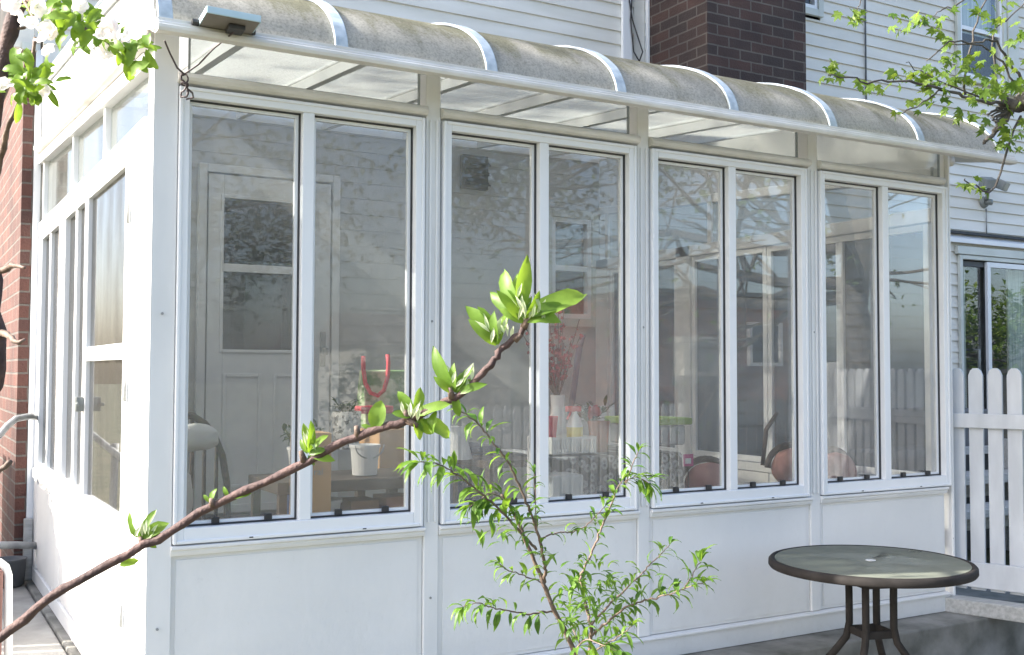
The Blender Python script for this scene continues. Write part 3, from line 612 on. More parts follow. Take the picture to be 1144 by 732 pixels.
# leaning board with rounded white edge
bd = thing('leaning_board', 'brown board with a rounded white edge standing at the lower left frame edge', 'board', tuple(on(2, 732, .6)))
q0, q1 = on(-30, 640, .6), on(5, 760, .6)
MB().box(q0.x, q1.x - .012, .59, .62, q1.z, q0.z).build('panel', 'pvc', bd, .004)
pts = [V((q0.x, .605, q0.z + .035)), V((q1.x - .05, .605, q0.z + .035))] + [V((q1.x - .05 + .055 * math.sin(t), .605, q0.z - .02 + .055 * math.cos(t))) for t in (.5, 1.0, 1.57)] + [V((q1.x + .012, .605, q1.z))]
MB().tube(pts, .014, 8).build('edge', 'plasticw', bd, smooth=True)
# meter / downspout near the corner
tag(MB().box(-.17, -.125, 3.02, 3.06, .0, .34).build('chipped_post', 'oldwood', None, .004), 'chipped white wooden stub at the foot of the brick wall behind the sunroom', 'post')
tag(MB().lathe([(.06, 0), (.075, .01), (.085, .14), (.09, .15), (.08, .15), (.078, .13)], (-.245, 2.95, -.010), 20).build('dark_flowerpot', 'darkgrey', None, smooth=True), 'dark pot standing on the path against the brick corner', 'flowerpot')

# ------------------------------------------------------------------ inside the sunroom
def legs(mb, x0, x1, y0, y1, z0, z1, t=.03):
    for x in (x0, x1 - t):
        for y in (y0, y1 - t): mb.box(x, x + t, y, y + t, z0, z1)
    return mb
FZ = .02
def surf(px, py, z):                    # point seen at a pixel on the plane z = const
    d = FW + RT * ((px - 572) / FPX) - UP * ((py - 366) / FPX); return CAM + d * ((z - CAM.z) / d.z)
# chair with white cushion
ch = thing('spindle_chair', 'dark spindle back chair with a white cushion behind the first window', 'chair', (.12, .75, FZ))
ctop = on(215, 462, .9); cR = on(252, 500, .9); cx, cy = .19, .71; cw = .2; ch_h = ctop.z - .48
MB().box(cx - .2, cx + .2, cy - .2, cy + .2, .44, .475).build('seat', 'darkwood', ch, .01)
for a_ in (-.18, .18):
    for b_ in (-.18, .18): MB().tube([(cx + a_, cy + b_, FZ), (cx + a_ * .85, cy + b_ * .85, .44)], [.014, .02], 8).build('leg', 'darkwood', ch, smooth=True)
MB().tube([(cx + cw * math.cos(math.pi * t / 12), cy + .19, .48 + ch_h * math.sin(math.pi * t / 12) ** .6) for t in range(13)], .015, 8).build('backrest', 'darkwood', ch, smooth=True)
for t in range(1, 8):
    x_ = cx - cw + 2 * cw * t / 8; MB().tube([(x_, cy + .19, .47), (x_, cy + .19, .48 + ch_h * math.sin(math.acos((x_ - cx) / cw)) ** .6)], .008, 6).build('spindle', 'darkwood', ch, smooth=True)
def blob(name, c, r, mat, seed=0, amp=.12, label=None, cat=None, parent=None, zmin=None):
    import bmesh
    bm = bmesh.new(); bmesh.ops.create_icosphere(bm, subdivisions=4, radius=1)
    for v in bm.verts:
        k = 1 + amp * noise.noise(v.co * 1.7 + V((seed, 0, 0))) + amp * .35 * noise.noise(v.co * 5 + V((seed, 3, 0)))
        v.co = V((v.co.x * r[0], v.co.y * r[1], v.co.z * r[2])) * k + V(c) - wl(parent)
        if zmin is not None: v.co.z = max(v.co.z, zmin)
    me = bpy.data.meshes.new(name); bm.to_mesh(me); bm.free(); me.materials.append(M[mat]); me.polygons.foreach_set('use_smooth', [True] * len(me.polygons))
    o = bpy.data.objects.new(name, me); COL.objects.link(o); o.parent = parent
    if label: tag(o, label, cat)
    return o
p = on(217, 490, .8)
blob('white_cushion', (p.x - .01, .78, p.z + .005), (.105, .05, .055), 'clothw', 3, label='rumpled white cushion resting on the back of the spindle chair', cat='cushion')
p = on(206, 552, .6); blob('white_sheet', (p.x - .05, .62, p.z - .02), (.075, .05, .21), 'clothw', 8, .25, label='white sheet hanging down beside the spindle chair', cat='sheet')
p, q = on(321, 535, .9), on(319, 582, .9)
tag(MB().tube([(p.x, .9, p.z), (p.x + .01, .85, FZ)], .013, 8).build('blue_pole', 'blue', None, smooth=True), 'short bright blue pole standing behind the first window', 'pole')
# box
a, b = on(348, 484, .16), on(370, 572, .16)
cbx = thing('tall_cardboard_box', 'tall sunlit cardboard box right behind the second pane', 'box', (a.x, .2, FZ))
MB().box(a.x - .02, b.x, .16, .34, .50, a.z).build('carton', 'card', cbx, .004)
# small faint printed word on the box
def text(word, size, loc, rot, mat, parent):
    cu = bpy.data.curves.new('lettering', 'FONT'); cu.body = word; cu.size = size; cu.extrude = .0006
    tmp = bpy.data.objects.new('tmp', cu); COL.objects.link(tmp); bpy.context.view_layer.update()
    me = bpy.data.meshes.new_from_object(tmp); bpy.data.objects.remove(tmp); me.materials.clear(); me.materials.append(M[mat])
    o = bpy.data.objects.new('lettering', me); COL.objects.link(o); o.parent = parent
    o.location = V(loc) - wl(parent); o.rotation_euler = rot; return o
tp = on(350, 531, .16); text('ral', .035, (tp.x, .158, tp.z), (R(90), 0, 0), 'greybin', cbx)
# plant stand with its own pots
stn = thing('plant_stand', 'low dark wooden shelf stand carrying pots behind the second pane', 'stand', (.75, .5, FZ))
sz = on(400, 532, .45).z
MB().box(.42, 1.05, .34, .72, sz - .045, sz).build('shelf', 'darkwood', stn, .004)
MB().box(.42, 1.05, .34, .72, .5, .53).build('shelf', 'darkwood', stn, .004)
for x in (.43, 1.01):
    for y in (.35, .68): MB().box(x, x + .03, y, y + .03, FZ, sz - .046).build('leg', 'darkwood', stn)
def pot(name, mat, x, y, z, r, h, label, cat, rim=True):
    t = thing(name, label, cat, (x, y, z))
    MB().lathe([(0, 0), (r * .78, 0), (r, h), (r * 1.06, h), (r * 1.06, h + .012), (r * .9, h + .012), (r * .86, h - .02), (0, h - .02)], (x, y, z), 24).build('pot', mat, t, smooth=False)
    return t
def sprigs(mb, c, n, hgt, spread, ll, lw, rnd):
    for i in range(n):
        a_ = rnd.uniform(0, 6.28); d = V((math.cos(a_) * spread, math.sin(a_) * spread, 1)).normalized(); l_ = hgt * rnd.uniform(.5, 1)
        tip = V(c) + d * l_ + V((0, 0, -.2 * l_ * spread)); mb.tube([c, V(c) + d * l_ * .5, tip], .0025, 4)
        for k in range(4):
            b = V(c).lerp(tip, .35 + .2 * k); dd = V((rnd.uniform(-1, 1), rnd.uniform(-1, 1), rnd.uniform(-.4, .8))).normalized()
            leaf(mb, b, dd, V((0, 0, 1)), ll * rnd.uniform(.7, 1.2), lw, .3, .2)
PROF = {'apple': [0, .62, .92, 1, .97, .84, .52, 0], 'peach': [0, .45, .85, 1, .9, .62, .28, 0]}
def leaf(mb, base, d, nrm, L_, W, curl=.3, fold=.25, kind='apple', stem=.12, seg=7):
    d = V(d).normalized(); s_ = d.cross(V(nrm))
    if s_.length < 1e-3: s_ = d.orthogonal()
    s_.normalize(); n = s_.cross(d).normalized(); pr = PROF[kind]; b = V(base) + d * L_ * stem
    vs = []; ang = -curl * .4; p = b.copy(); w0 = random.uniform(-.5, .5)
    for i in range(seg + 1):
        t = i / seg; w = W * .5 * pr[min(i, 7)] if seg == 7 else W * .5 * math.sin(math.pi * t ** .8)
        if i in (0,): w = W * .03
        dd = d * math.cos(ang) - n * math.sin(ang); nn = n * math.cos(ang) + d * math.sin(ang)
        wav = W * .07 * math.sin(i * 1.9 + w0 * 6)
        vs += [p - s_ * w + nn * (w * fold + wav), p, p + s_ * w + nn * (w * fold - wav)]
        p = p + dd * (L_ / seg); ang += curl / seg * 2
    fs = []
    for i in range(seg):
        k = i * 3; fs += [(k, k + 1, k + 4, k + 3), (k + 1, k + 2, k + 5, k + 4)]
    mb.add(vs, fs)
rnd = random.Random(5)
def bucket(px0, px1, pyt, pyb, y, name, label, mat='plasticw'):
    a, b = on(px0, pyb, y), on(px1, pyt, y); r = (b.x - a.x) / 2 * .93; x = (a.x + b.x) / 2; zb = a.z; h = b.z - a.z
    t = thing(name, label, 'bucket', (x, y, zb))
    MB().lathe([(0, 0), (r * .85, 0), (r, h), (r * 1.07, h), (r * 1.07, h - .012), (r * 1.0, h - .012)], (x, y, zb), 28).build('pail', mat, t)
    MB().tube([(x + r * 1.05 * math.cos(t_), y - .05 - .0 * t_, zb + h - r * .9 * math.sin(t_)) for t_ in [math.pi * k / 10 for k in range(11)]], .003, 6).build('handle', 'pipe', t, smooth=True)
    return t
bt = bucket(391, 424, 496, 531, .45, 'white_bucket', 'white plastic bucket with wire handle on the plant stand')
t = pot('leafy_pot', 'plasticw', .60, .6, sz, .055, .10, 'small white pot with dark trailing leaves left of the bucket', 'potted plant'); mb = MB(); sprigs(mb, (.60, .6, sz + .1), 12, .14, .8, .05, .02, rnd); mb.build('foliage', 'house_plant', t, smooth='leaf')
t = pot('low_white_pot', 'clothw', .62, .45, .53, .085, .13, 'squat white pot with a dark plant on the lower shelf', 'potted plant'); mb = MB(); sprigs(mb, (.55, .38, .56), 9, .12, .9, .06, .018, rnd); mb.build('foliage', 'house_plant', t, smooth='leaf')
tag(MB().box(.74, .86, .42, .56, .532, .66).build('small_brown_box', 'card2', None, .004), 'small brown box on the lower shelf of the plant stand', 'box')
tag(MB().box(.88, 1.0, .40, .54, .532, .67).build('terracotta_box', 'terra', None, .004), 'reddish square pot at the right end of the lower shelf', 'pot')
# second row table with box, bag and orchids
tag(MB().box(1.15, 1.75, 1.0, 1.45, .66, .70).add([], []).build('side_table', 'darkwood', None, .005), 'dark side table top further back behind the second pane', 'table')
legs(MB(), 1.16, 1.74, 1.01, 1.44, FZ, .66, .04)
sdt = bpy.data.objects['side_table']; legs(MB(), 1.16, 1.74, 1.01, 1.44, FZ, .6595, .04).build('leg', 'darkwood', sdt)
a, b = on(424, 482, 1.05), on(456, 520, 1.05)
tag(MB().box(a.x, b.x, 1.05, 1.3, .702, max(a.z, .9)).build('brown_carton', 'card', None, .004), 'plain brown carton on the side table below the shopping bag', 'box')
# shopping bag standing on the carton
a, b = on(405, 400, 1.15), on(455, 470, 1.15); bz = max(on(424, 482, 1.05).z, .9) + .002
bag = thing('shopping_bag', 'pale green patterned shopping bag with red handles behind the second pane', 'bag', (a.x, 1.2, bz))
MB().add([(a.x, 1.1, bz), (b.x, 1.1, bz), (b.x, 1.25, bz), (a.x, 1.25, bz), (a.x - .01, 1.13, a.z - .06), (b.x + .01, 1.12, a.z - .06), (b.x, 1.19, a.z - .055), (a.x, 1.19, a.z - .055)], [(0, 3, 2, 1), (0, 1, 5, 4), (1, 2, 6, 5), (2, 3, 7, 6), (3, 0, 4, 7), (4, 5, 6, 7)]).build('sack', 'palegreen', bag, .006)
hp = [on(x_, y_, 1.08) for x_, y_ in ((406, 398), (406, 412), (408, 428), (414, 439), (422, 442), (429, 436), (433, 422), (434, 406), (433, 396))]
MB().tube(hp, .010, 6).build('handle', 'red', bag, smooth=True)
a, b = on(403, 454, 1.0), on(440, 462, 1.0)
tag(MB().box(a.x, b.x, 1.0, 1.08, b.z, a.z).build('red_tray', 'red', None, .006), 'flat red tray in front of the shopping bag', 'tray')
tp_ = thing('speckled_planter', 'white speckled planter with dark sprigs left of the shopping bag', 'potted plant', (.95, .95, .68))
a, b = on(376, 505, .8), on(398, 462, .8)
MB().lathe([(0, 0), (.05, 0), (.06, .1), (.062, .16), (.055, .16), (.05, .14), (0, .14)], ((a.x + b.x) / 2, .8, b.z - .15), 22).build('pot', 'speck', tp_)
mb = MB(); sprigs(mb, ((a.x + b.x) / 2, .8, b.z - .02), 14, .11, .6, .04, .018, rnd); mb.build('foliage', 'house_plant', tp_, smooth='leaf')
# long table with ringed cloth
tz = .79
CL0, CL1 = on(606, 520, .4).x, on(763, 520, .4).x
lt = thing('long_table', 'long table covered with dark cloth patterned in grey rings', 'table', (2.4, .7, FZ))
MB().box(1.35, CL1 - .02, .42, 1.0, tz - .03, tz).build('tabletop', 'darkwood', lt)
legs(MB(), 1.37, CL1 - .04, .44, .98, FZ, tz - .031, .045).build('leg', 'darkwood', lt)
mb = MB(); n = 60
vs = []
for i in range(n + 1):
    x_ = CL0 + (CL1 - CL0) * i / n; dep = .33 + .03 * math.sin(i * .35); wv = .012 * math.sin(i * .9) + .006 * math.sin(i * 2.3)
    for (y_, z_) in ((.99, tz + .004), (.42, tz + .004), (.41, tz - .004), (.40 + wv, tz - .14), (.395 + wv * 1.6, tz - dep)): vs.append((x_, y_, z_))
fs = []
for i in range(n):
    for j in range(4): k = i * 5 + j; fs.append((k, k + 1, k + 6, k + 5))
tag(MB().add(vs, fs).build('ringed_tablecloth', 'ring', None, smooth=True), 'dark cloth with grey rings draped over the long table', 'tablecloth')
def top(px, py): return surf(px, py, tz + .006)
# white basket
a, b = on(613, 513, .5), on(662, 487, .5)
bk = thing('white_basket', 'white slatted plastic basket on the ringed cloth', 'basket', ((a.x + b.x) / 2, .56, tz + .006))
mb = MB(); x0, x1, z0, z1 = a.x, b.x, tz + .006, b.z
mb.box(x0, x1, .47, .66, z0, z0 + .008).frame(x0, x1, z0, z1, .47, .476, .012).frame(x0, x1, z0, z1, .654, .66, .012)
for k in range(15): mb.box(x0 + (x1 - x0) * k / 15, x0 + (x1 - x0) * (k + .55) / 15, .4705, .4755, z0, z1)
mb.box(x0, x0 + .006, .476, .654, z0, z1).box(x1 - .006, x1, .476, .654, z0, z1); mb.build('body', 'plasticw', bk)
# spray bottle
p = on(642, 478, .56); sb = thing('spray_bottle', 'white trigger spray bottle with yellow label standing in the basket', 'bottle', (p.x, .56, z0))
MB().lathe([(0, 0), (.034, 0), (.036, .05), (.036, .12), (.022, .155), (.012, .17), (.012, .185), (0, .185)], (p.x, .56, z0 + .01), 20).build('bottle_body', 'plasticw', sb, smooth=True)
MB().lathe([(.0365, 0), (.0372, .0), (.0372, .05), (.0365, .05)], (p.x, .56, z0 + .07), 20).build('bottle_label', 'yellow', sb)
MB().box(p.x - .045, p.x + .03, .548, .572, z0 + .19, z0 + .215).bar((p.x - .02, .56, z0 + .19), (p.x - .04, .56, z0 + .155), .012, .008).build('trigger', 'red', sb, .003)
# red cup, vase with dried flowers
p = on(619, 470, .56); tag(MB().lathe([(0, 0), (.03, 0), (.04, .1), (.036, .1), (.03, .01), (0, .01)], (p.x, .60, z0 + .07), 20).build('red_cup', 'red', None), 'red cup standing in the left end of the white basket', 'cup')
p = on(623, 470, .8)
vs_ = thing('flower_vase', 'tall vase of dried red flowers behind the white basket', 'vase', (p.x, .8, tz + .006))
MB().lathe([(0, 0), (.04, 0), (.05, .08), (.03, .2), (.035, .26), (.03, .26), (0, .2)], (p.x, .8, tz + .006), 20).build('vase_body', 'clothw', vs_, smooth=True)
mb = MB(); mr = MB(); c0 = V((p.x, .8, tz + .24))
for i in range(26):
    d = V((rnd.gauss(0, .30), rnd.gauss(0, .2), 1)).normalized(); l_ = rnd.uniform(.18, .50); tip = c0 + d * l_
    mb.tube([c0, c0 + d * l_ * .5 + V((0, 0, .01)), tip], .002, 4)
    for k in range(9):
        q = c0.lerp(tip, rnd.uniform(.35, 1)) + V((rnd.gauss(0, .008), rnd.gauss(0, .008), 0)); leaf(mr, q, V((rnd.gauss(0, 1), rnd.gauss(0, 1), rnd.gauss(.5, .7))), V((0, 1, 0)), .024, .016, .3, .3, stem=0)
mb.build('stem', 'darkwood', vs_, smooth=True); mr.build('flower', 'redflower', vs_, smooth='leaf')
p = on(644, 470, .8); tag(MB().tube([(p.x - .03, .85, tz + .006), (p.x + .05, .85, tz + .5)], .016, 8).tube([(p.x + .05, .85, tz + .5), (p.x + .085, .85, tz + .56)], [.016, .004], 8).build('folded_umbrella', 'navy', None, smooth=True), 'dark folded umbrella leaning right of the dried red flowers', 'umbrella')
t = pot('terracotta_vase', 'terra', on(669, 480, .6).x, .6, tz + .006, .05, .13, 'tapered terracotta vase with a red flower right of the basket', 'vase')
c0 = V((on(669, 480, .6).x, .6, tz + .13)); mr = MB()
for i in range(14):
    leaf(mr, c0 + V((-.03, 0, .06)), V((rnd.gauss(0, 1), rnd.gauss(0, 1), rnd.gauss(.3, 1))), V((0, 1, 0)), .04, .03, .3, .3, stem=0)
mr.build('flower', 'redflower', t, smooth='leaf')
# plants behind
tgp = pot('green_plant_pot', 'greybin', 2.12, .8, tz + .006, .07, .12, 'grey pot with low green plant on the right of the long table', 'potted plant')
mb = MB(); sprigs(mb, (2.12, .8, tz + .12), 20, .16, .9, .06, .02, rnd); mb.build('foliage', 'house_plant', tgp, smooth='leaf')
# white roll and bin, navy crate
a, b = on(589, 562, .2), on(600, 487, .2)
tag(MB().tube([((a.x + b.x) / 2, .2, FZ), ((a.x + b.x) / 2, .2, b.z)], .021, 16).build('paper_roll', 'clothw', None, .002), 'white roll standing upright behind the middle of the second window', 'roll')
a, b = on(519, 560, .75), on(557, 498, .75)
nb = thing('navy_crate', 'navy blue plastic crate behind the left pane of the second window', 'crate', (a.x, .75, FZ))
MB().box(a.x, b.x, .75, 1.1, .36, b.z - .03).build('crate_body', 'navy', nb, .01); MB().box(a.x - .01, b.x + .01, .74, 1.11, b.z - .028, b.z).build('lid', 'navy', nb, .006)
nbs = tag(MB().box(a.x - .05, b.x + .1, .7, 1.15, FZ, .358).build('low_stool', 'darkwood', None, .01), 'low dark stool carrying the navy crate', 'stool')
p = on(509, 497, .6); tls = thing('table_lamp', 'small lamp with a pale conical shade behind the second window', 'lamp', (p.x, .6, .5))
MB().lathe([(.035, .08), (.075, -.06), (.073, -.06), (.034, .078)], (p.x, .6, p.z), 20).build('lamp_shade', 'clothw', tls); MB().tube([(p.x, .6, FZ), (p.x, .6, p.z)], .012, 8).build('stand', 'darkwood', tls)
a, b = on(606, 562, .3), on(641, 528, .3)
tag(MB().box(a.x, b.x, .22, .36, FZ, b.z).build('grey_bin', 'greybin', None, .01), 'plain grey bin under the ringed cloth behind the second window', 'bin')
# storage tote, bay 3
a, b = on(735, 540, .75), on(766, 470, .75)
tt = thing('storage_tote', 'grey storage tote with lime green lid behind the third window', 'storage box', (a.x, .9, .5))
MB().box(a.x - .05, b.x, .75, 1.1, tz + .008, b.z - .02).build('tub', 'greybin', tt, .012); MB().box(a.x - .07, b.x + .03, .73, 1.12, b.z - .02, b.z + .015).build('lid', 'green', tt, .008)
p = on(769, 516, .35); tg = thing('price_card', 'magenta card with a white patch standing on a thin stake', 'card', (p.x, .35, FZ))
MB().box(p.x - .028, p.x + .028, .348, .352, p.z - .02, p.z + .035).build('card_face', 'magenta', tg); MB().box(p.x - .02, p.x + .012, .345, .3475, p.z - .008, p.z + .016).build('patch', 'plasticw', tg); MB().tube([(p.x, .352, FZ), (p.x, .352, p.z)], .003, 6).build('stake', 'darkwood', tg)
def armchair(px, py, y, r, label):
    p = on(px, py, y); t = thing('wicker_chair', label, 'chair', (p.x, y, FZ))
    blob('back_cushion', (p.x, y + .05, p.z - r * .62), (r, .07, r * .75), 'pink', px, .05, parent=t)
    blob('seat_cushion', (p.x, y - .0, .42), (r, .2, .06), 'pink', px + 3, .05, parent=t)
    MB().tube([(p.x + r * 1.08 * math.cos(a_), y + .08, p.z - r * .62 + r * .85 * math.sin(a_)) for a_ in [math.pi * k / 14 for k in range(15)]], .016, 8).build('frame_hoop', 'darkwood', t, smooth=True)
    legs(MB(), p.x - r, p.x + r, y - .15, y + .15, FZ, .38, .03).build('leg', 'darkwood', t)
armchair(800, 522, .45, .15, 'pink cushioned chair with dark hoop behind the third window left pane')
armchair(893, 505, .45, .13, 'pink cushioned chair at the right end of the third window')
armchair(940, 510, .5, .15, 'pink cushioned chair low in the left pane of the fourth window')
tag(MB().tube([on(852, 520, .8), on(856, 480, .8), on(868, 462, .8)], .012, 8).build('curved_stick', 'darkwood', None, smooth=True), 'dark curved walking stick leaning behind the third window', 'stick')

# ------------------------------------------------------------------ plants
def imgdir(ang, depth=0.0):             # direction given by its angle in the picture plane (0 = right, 90 = up)
    a_ = R(ang); return (RT * math.cos(a_) + UP * math.sin(a_) + FW * depth).normalized()
def wig(pts, r0, r1, sub=4, amp=.0025):
    out = []; n = len(pts)
    for i in range(n - 1):
        p0, p1, p2, p3 = [V(pts[max(0, min(n - 1, j))]) for j in (i - 1, i, i + 1, i + 2)]
        for k in range(sub):
            t = k / sub; q = .5 * ((2 * p1) + (p2 - p0) * t + (2 * p0 - 5 * p1 + 4 * p2 - p3) * t * t + (3 * p1 - p0 - 3 * p2 + p3) * t ** 3)
            out.append(q + V((random.gauss(0, amp), random.gauss(0, amp), random.gauss(0, amp))))
    out.append(V(pts[-1])); rr = [r0 + (r1 - r0) * i / (len(out) - 1) for i in range(len(out))]
    rr = [r * (1 + .10 * math.sin(i * 2.1) + random.uniform(-.05, .08)) for i, r in enumerate(rr)]
    return out, rr
# apple tree : trunk outside the left edge, long twig across the picture, blossoming twigs top left
apple = thing('apple_tree', 'apple tree whose twig crosses the picture with fresh leaves and white blossom upper left', 'tree', (-2.2, -2.9, -.3))
mb = MB()
tp = [V((-2.25, -2.95, -.32)), V((-2.2, -2.9, .3)), V((-2.12, -2.85, 1.0)), V((-2.05, -2.8, 1.7)), V((-1.95, -2.7, 2.4))]
P_, r_ = wig(tp, .085, .05, 5, .004); mb.tube(P_, r_, 14)
limbs = [([at(-120, 560, 1.35), at(-55, 480, 1.3), at(-6, 430, 1.25), at(-7, 330, 1.25), at(-14, 250, 1.25), at(-12, 180, 1.25), at(-4, 110, 1.2), at(7, 50, 1.2), at(30, -20, 1.2), at(60, -120, 1.2)], .010, .008),
         ([V(tp[2]), at(-330, 900, 1.0), at(-180, 800, .98), at(-80, 752, .98), at(0, 714, .98), at(70, 658, .985), at(160, 610, .995), at(238, 565, 1.0), at(330, 522, 1.0), at(400, 488, 1.0), at(455, 470, 1.0), at(505, 445, 1.0), at(535, 422, 1.0), at(553, 400, 1.0), at(565, 385, 1.0), at(588, 366, 1.0)], .0049, .0029),
         ([V(tp[2]), at(-120, 560, 1.35)], .03, .02)]
for pts, a_, b_ in limbs:
    P_, r_ = wig(pts, a_, b_, 5, .0009); mb.tube(P_, r_, 10)
mb.build('trunk', 'bark', apple, smooth=True)
tw = MB()
for pts, a_, b_ in [([at(18, -10, 1.2), at(40, 4, 1.18), at(72, 17, 1.17), at(100, 36, 1.16), at(128, 52, 1.15), at(150, 66, 1.15)], .0042, .0016),
                    ([at(6, 38, 1.2), at(18, 33, 1.2), at(29, 30, 1.2)], .003, .0015), ([at(22, -5, 1.2), at(36, 15, 1.18), at(45, 37, 1.16)], .003, .0014),
                    ([at(40, 42, 1.15), at(36, 62, 1.15), at(33, 82, 1.15)], .002, .0017), ([at(-8, 215, 1.25), at(4, 165, 1.2), at(8, 145, 1.18), at(24, 108, 1.16), at(33, 84, 1.15)], .004, .002),
                    ([at(-6, 305, 1.25), at(8, 300, 1.24), at(16, 296, 1.22), at(28, 299, 1.2)], .005, .0015), ([at(-4, 370, 1.25), at(8, 374, 1.23), at(18, 382, 1.2), at(28, 379, 1.2)], .005, .0015),
                    ([at(-30, 560, 1.2), at(-5, 530, 1.2), at(12, 515, 1.2)], .004, .003)]:
    P_, r_ = wig(pts, a_, b_, 4, .0006); MB().tube(P_, r_, 8).build('twig', 'bark2', apple, smooth=True)
# spurs along the long twig
for (px_, py_), (qx, qy) in [((160, 610), (156, 600)), ((238, 565), (236, 557)), ((340, 516), (336, 504)), ((455, 470), (452, 458)), ((505, 445), (502, 432)), ((585, 366), (592, 352)), ((575, 380), (583, 374)), ((400, 488), (398, 476)), ((455, 470), (467, 476))]:
    MB().tube([at(px_, py_, 1.0), at(qx, qy, .998)], [.0038, .0022], 8).build('spur', 'bark2', apple, smooth=True)
lf = MB()
VN = -FW + UP * .5
def al(px_, py_, t_, ang, lpx, w=.42, dep=.15, curl=.5, fold=.35, nrm=None, kind='apple'):
    L_ = lpx / FPX * t_ * 1.0; leaf(lf, at(px_, py_, t_), imgdir(ang, dep), nrm or (VN + RT * random.uniform(-.9, .9)), L_, L_ * w * .76, curl, fold, kind, stem=.06)
# tip rosette
for a_, l_, w_, d_, c_ in [(112, 62, .40, .1, .5), (84, 66, .36, -.1, -.15), (28, 82, .40, .15, .45), (140, 58, .34, .3, .4), (128, 46, .32, -.4, .3), (8, 48, .40, -.2, .8), (62, 40, .34, -.5, .3), (95, 44, .30, .5, .2), (40, 44, .35, .5, .6), (-5, 34, .4, .3, .5), (150, 34, .4, -.3, .5), (70, 30, .3, .2, .2), (118, 36, .34, -.2, .6), (20, 52, .36, -.1, .5), (100, 54, .3, .2, .5), (52, 30, .4, .1, .7), (170, 24, .45, 0, .6)]:
    al(584 + random.uniform(-4, 4), 358 + random.uniform(-5, 4), 1.0, a_, l_, w_, d_, c_)
for a_, l_ in [(110, 52), (125, 60), (100, 40), (78, 44), (135, 44)]: al(556, 388, 1.0, a_, l_, .36, random.uniform(-.3, .3), .4)
for a_, l_, w_ in [(118, 58, .36), (95, 34, .4), (60, 36, .38), (20, 38, .34), (140, 30, .4), (75, 28, .35), (-80, 26, .5), (45, 26, .4)]: al(508, 440, 1.0, a_, l_, w_, random.uniform(-.4, .4), .4)
for a_, l_, w_ in [(120, 34, .5), (75, 36, .45), (-70, 26, .6), (25, 44, .4), (165, 24, .5), (-40, 30, .6)]: al(462, 466, 1.0, a_, l_, w_, random.uniform(-.4, .4), .4)
al(488, 458, 1.0, -105, 26, .7, -.2, .3); al(470, 468, 1.0, -30, 40, .6, .2, .4)
for a_, l_, w_ in [(78, 34, .75), (150, 16, .5), (60, 20, .4)]: al(418, 482, 1.0, a_, l_, w_, 0, .3)
for a_, l_, w_ in [(98, 36, .36), (78, 38, .34), (50, 30, .42), (20, 22, .5), (-10, 30, .45), (120, 20, .4), (-60, 14, .5)]: al(344, 508, 1.0, a_, l_, w_, random.uniform(-.3, .3), .4)
for a_, l_, w_ in [(15, 24, .55), (120, 14, .5)]: al(256, 556, 1.0, a_, l_, w_, 0, .4)
for a_, l_, w_ in [(72, 17, .6), (130, 12, .5)]: al(235, 562, 1.0, a_, l_, w_, 0, .4)
for a_, l_, w_ in [(112, 34, .34), (65, 38, .34), (35, 36, .55), (-20, 20, .5), (90, 18, .4), (20, 26, .6)]: al(156, 604, 1.0, a_, l_, w_, random.uniform(-.3, .3), .4)
al(132, 632, 1.0, 15, 22, .5); al(192, 594, 1.0, 20, 14, .4); al(58, 664, 1.0, 40, 12, .5)
# upper left leaves
for i in range(105):
    t_ = random.random(); q = [(40, 4), (72, 17), (100, 36), (128, 52), (160, 66)]; k = min(3, int(t_ * 4)); f_ = t_ * 4 - k
    x_, y_ = q[k][0] * (1 - f_) + q[k + 1][0] * f_, q[k][1] * (1 - f_) + q[k + 1][1] * f_
    al(x_ + random.gauss(0, 7), y_ + random.gauss(-2, 8), 1.16 + random.uniform(-.05, .06), random.uniform(0, 360), random.uniform(16, 30), random.uniform(.45, .65), random.uniform(-.7, .7), .6)
for i in range(48):
    al(30 + random.gauss(0, 9), 92 + random.gauss(0, 9), 1.15 + random.uniform(-.04, .05), random.uniform(0, 360), random.uniform(16, 28), random.uniform(.45, .65), random.uniform(-.6, .6), .6)
for a_, l_, x_, y_ in [(112, 42, 26, 88), (100, 34, 34, 84), (155, 26, 8, 104), (-60, 24, 52, 98), (-100, 26, 22, 112), (20, 20, 60, 92)]: al(x_, y_, 1.13, a_, l_, .42, .1, .4)
# crown above and behind the frame edge
P_c = []
for i in range(9):
    b0 = V(tp[4]); e_ = V((random.uniform(-3.4, -1.2), random.uniform(-3.8, -1.7), random.uniform(2.5, 3.4))); P_, r_ = wig([tp[3], b0.lerp(e_, .5) + V((0, 0, .2)), e_], .02, .004, 5, .01); mbk = MB(); P_c.append((P_, r_))
mbk = MB()
for P_, r_ in P_c: mbk.tube(P_, r_, 6)
mbk.build('limb', 'bark', apple, smooth=True)
for P_, r_ in P_c:
    for k in range(60):
        q = random.choice(P_[3:]) + V((random.gauss(0, .14), random.gauss(0, .14), random.gauss(0, .12)))
        leaf(lf, q, V((random.gauss(0, 1), random.gauss(0, 1), random.gauss(-.1, .5))), V((0, 0, 1)), .05, .028, .4, .3)
lf.build('foliage', 'apple_leaf', apple, smooth='leaf')
for cx_, cy_, n_, s_ in [(590, 348, 26, 9), (556, 372, 16, 7), (515, 425, 12, 7), (458, 462, 8, 5), (348, 498, 7, 4), (160, 592, 5, 4)]:
    bd_ = MB()
    for i in range(n_):
        leaf(bd_, at(cx_ + random.gauss(0, s_), cy_ + random.gauss(4, s_ * .7), 1.0 + random.gauss(0, .006)), imgdir(random.gauss(85, 22), random.uniform(-.3, .3)), VN, random.uniform(.010, .02), .0035, .3, .5, 'peach', 0)
    bd_.build('bud_cluster', 'bud', apple, smooth='leaf')
fl = MB()
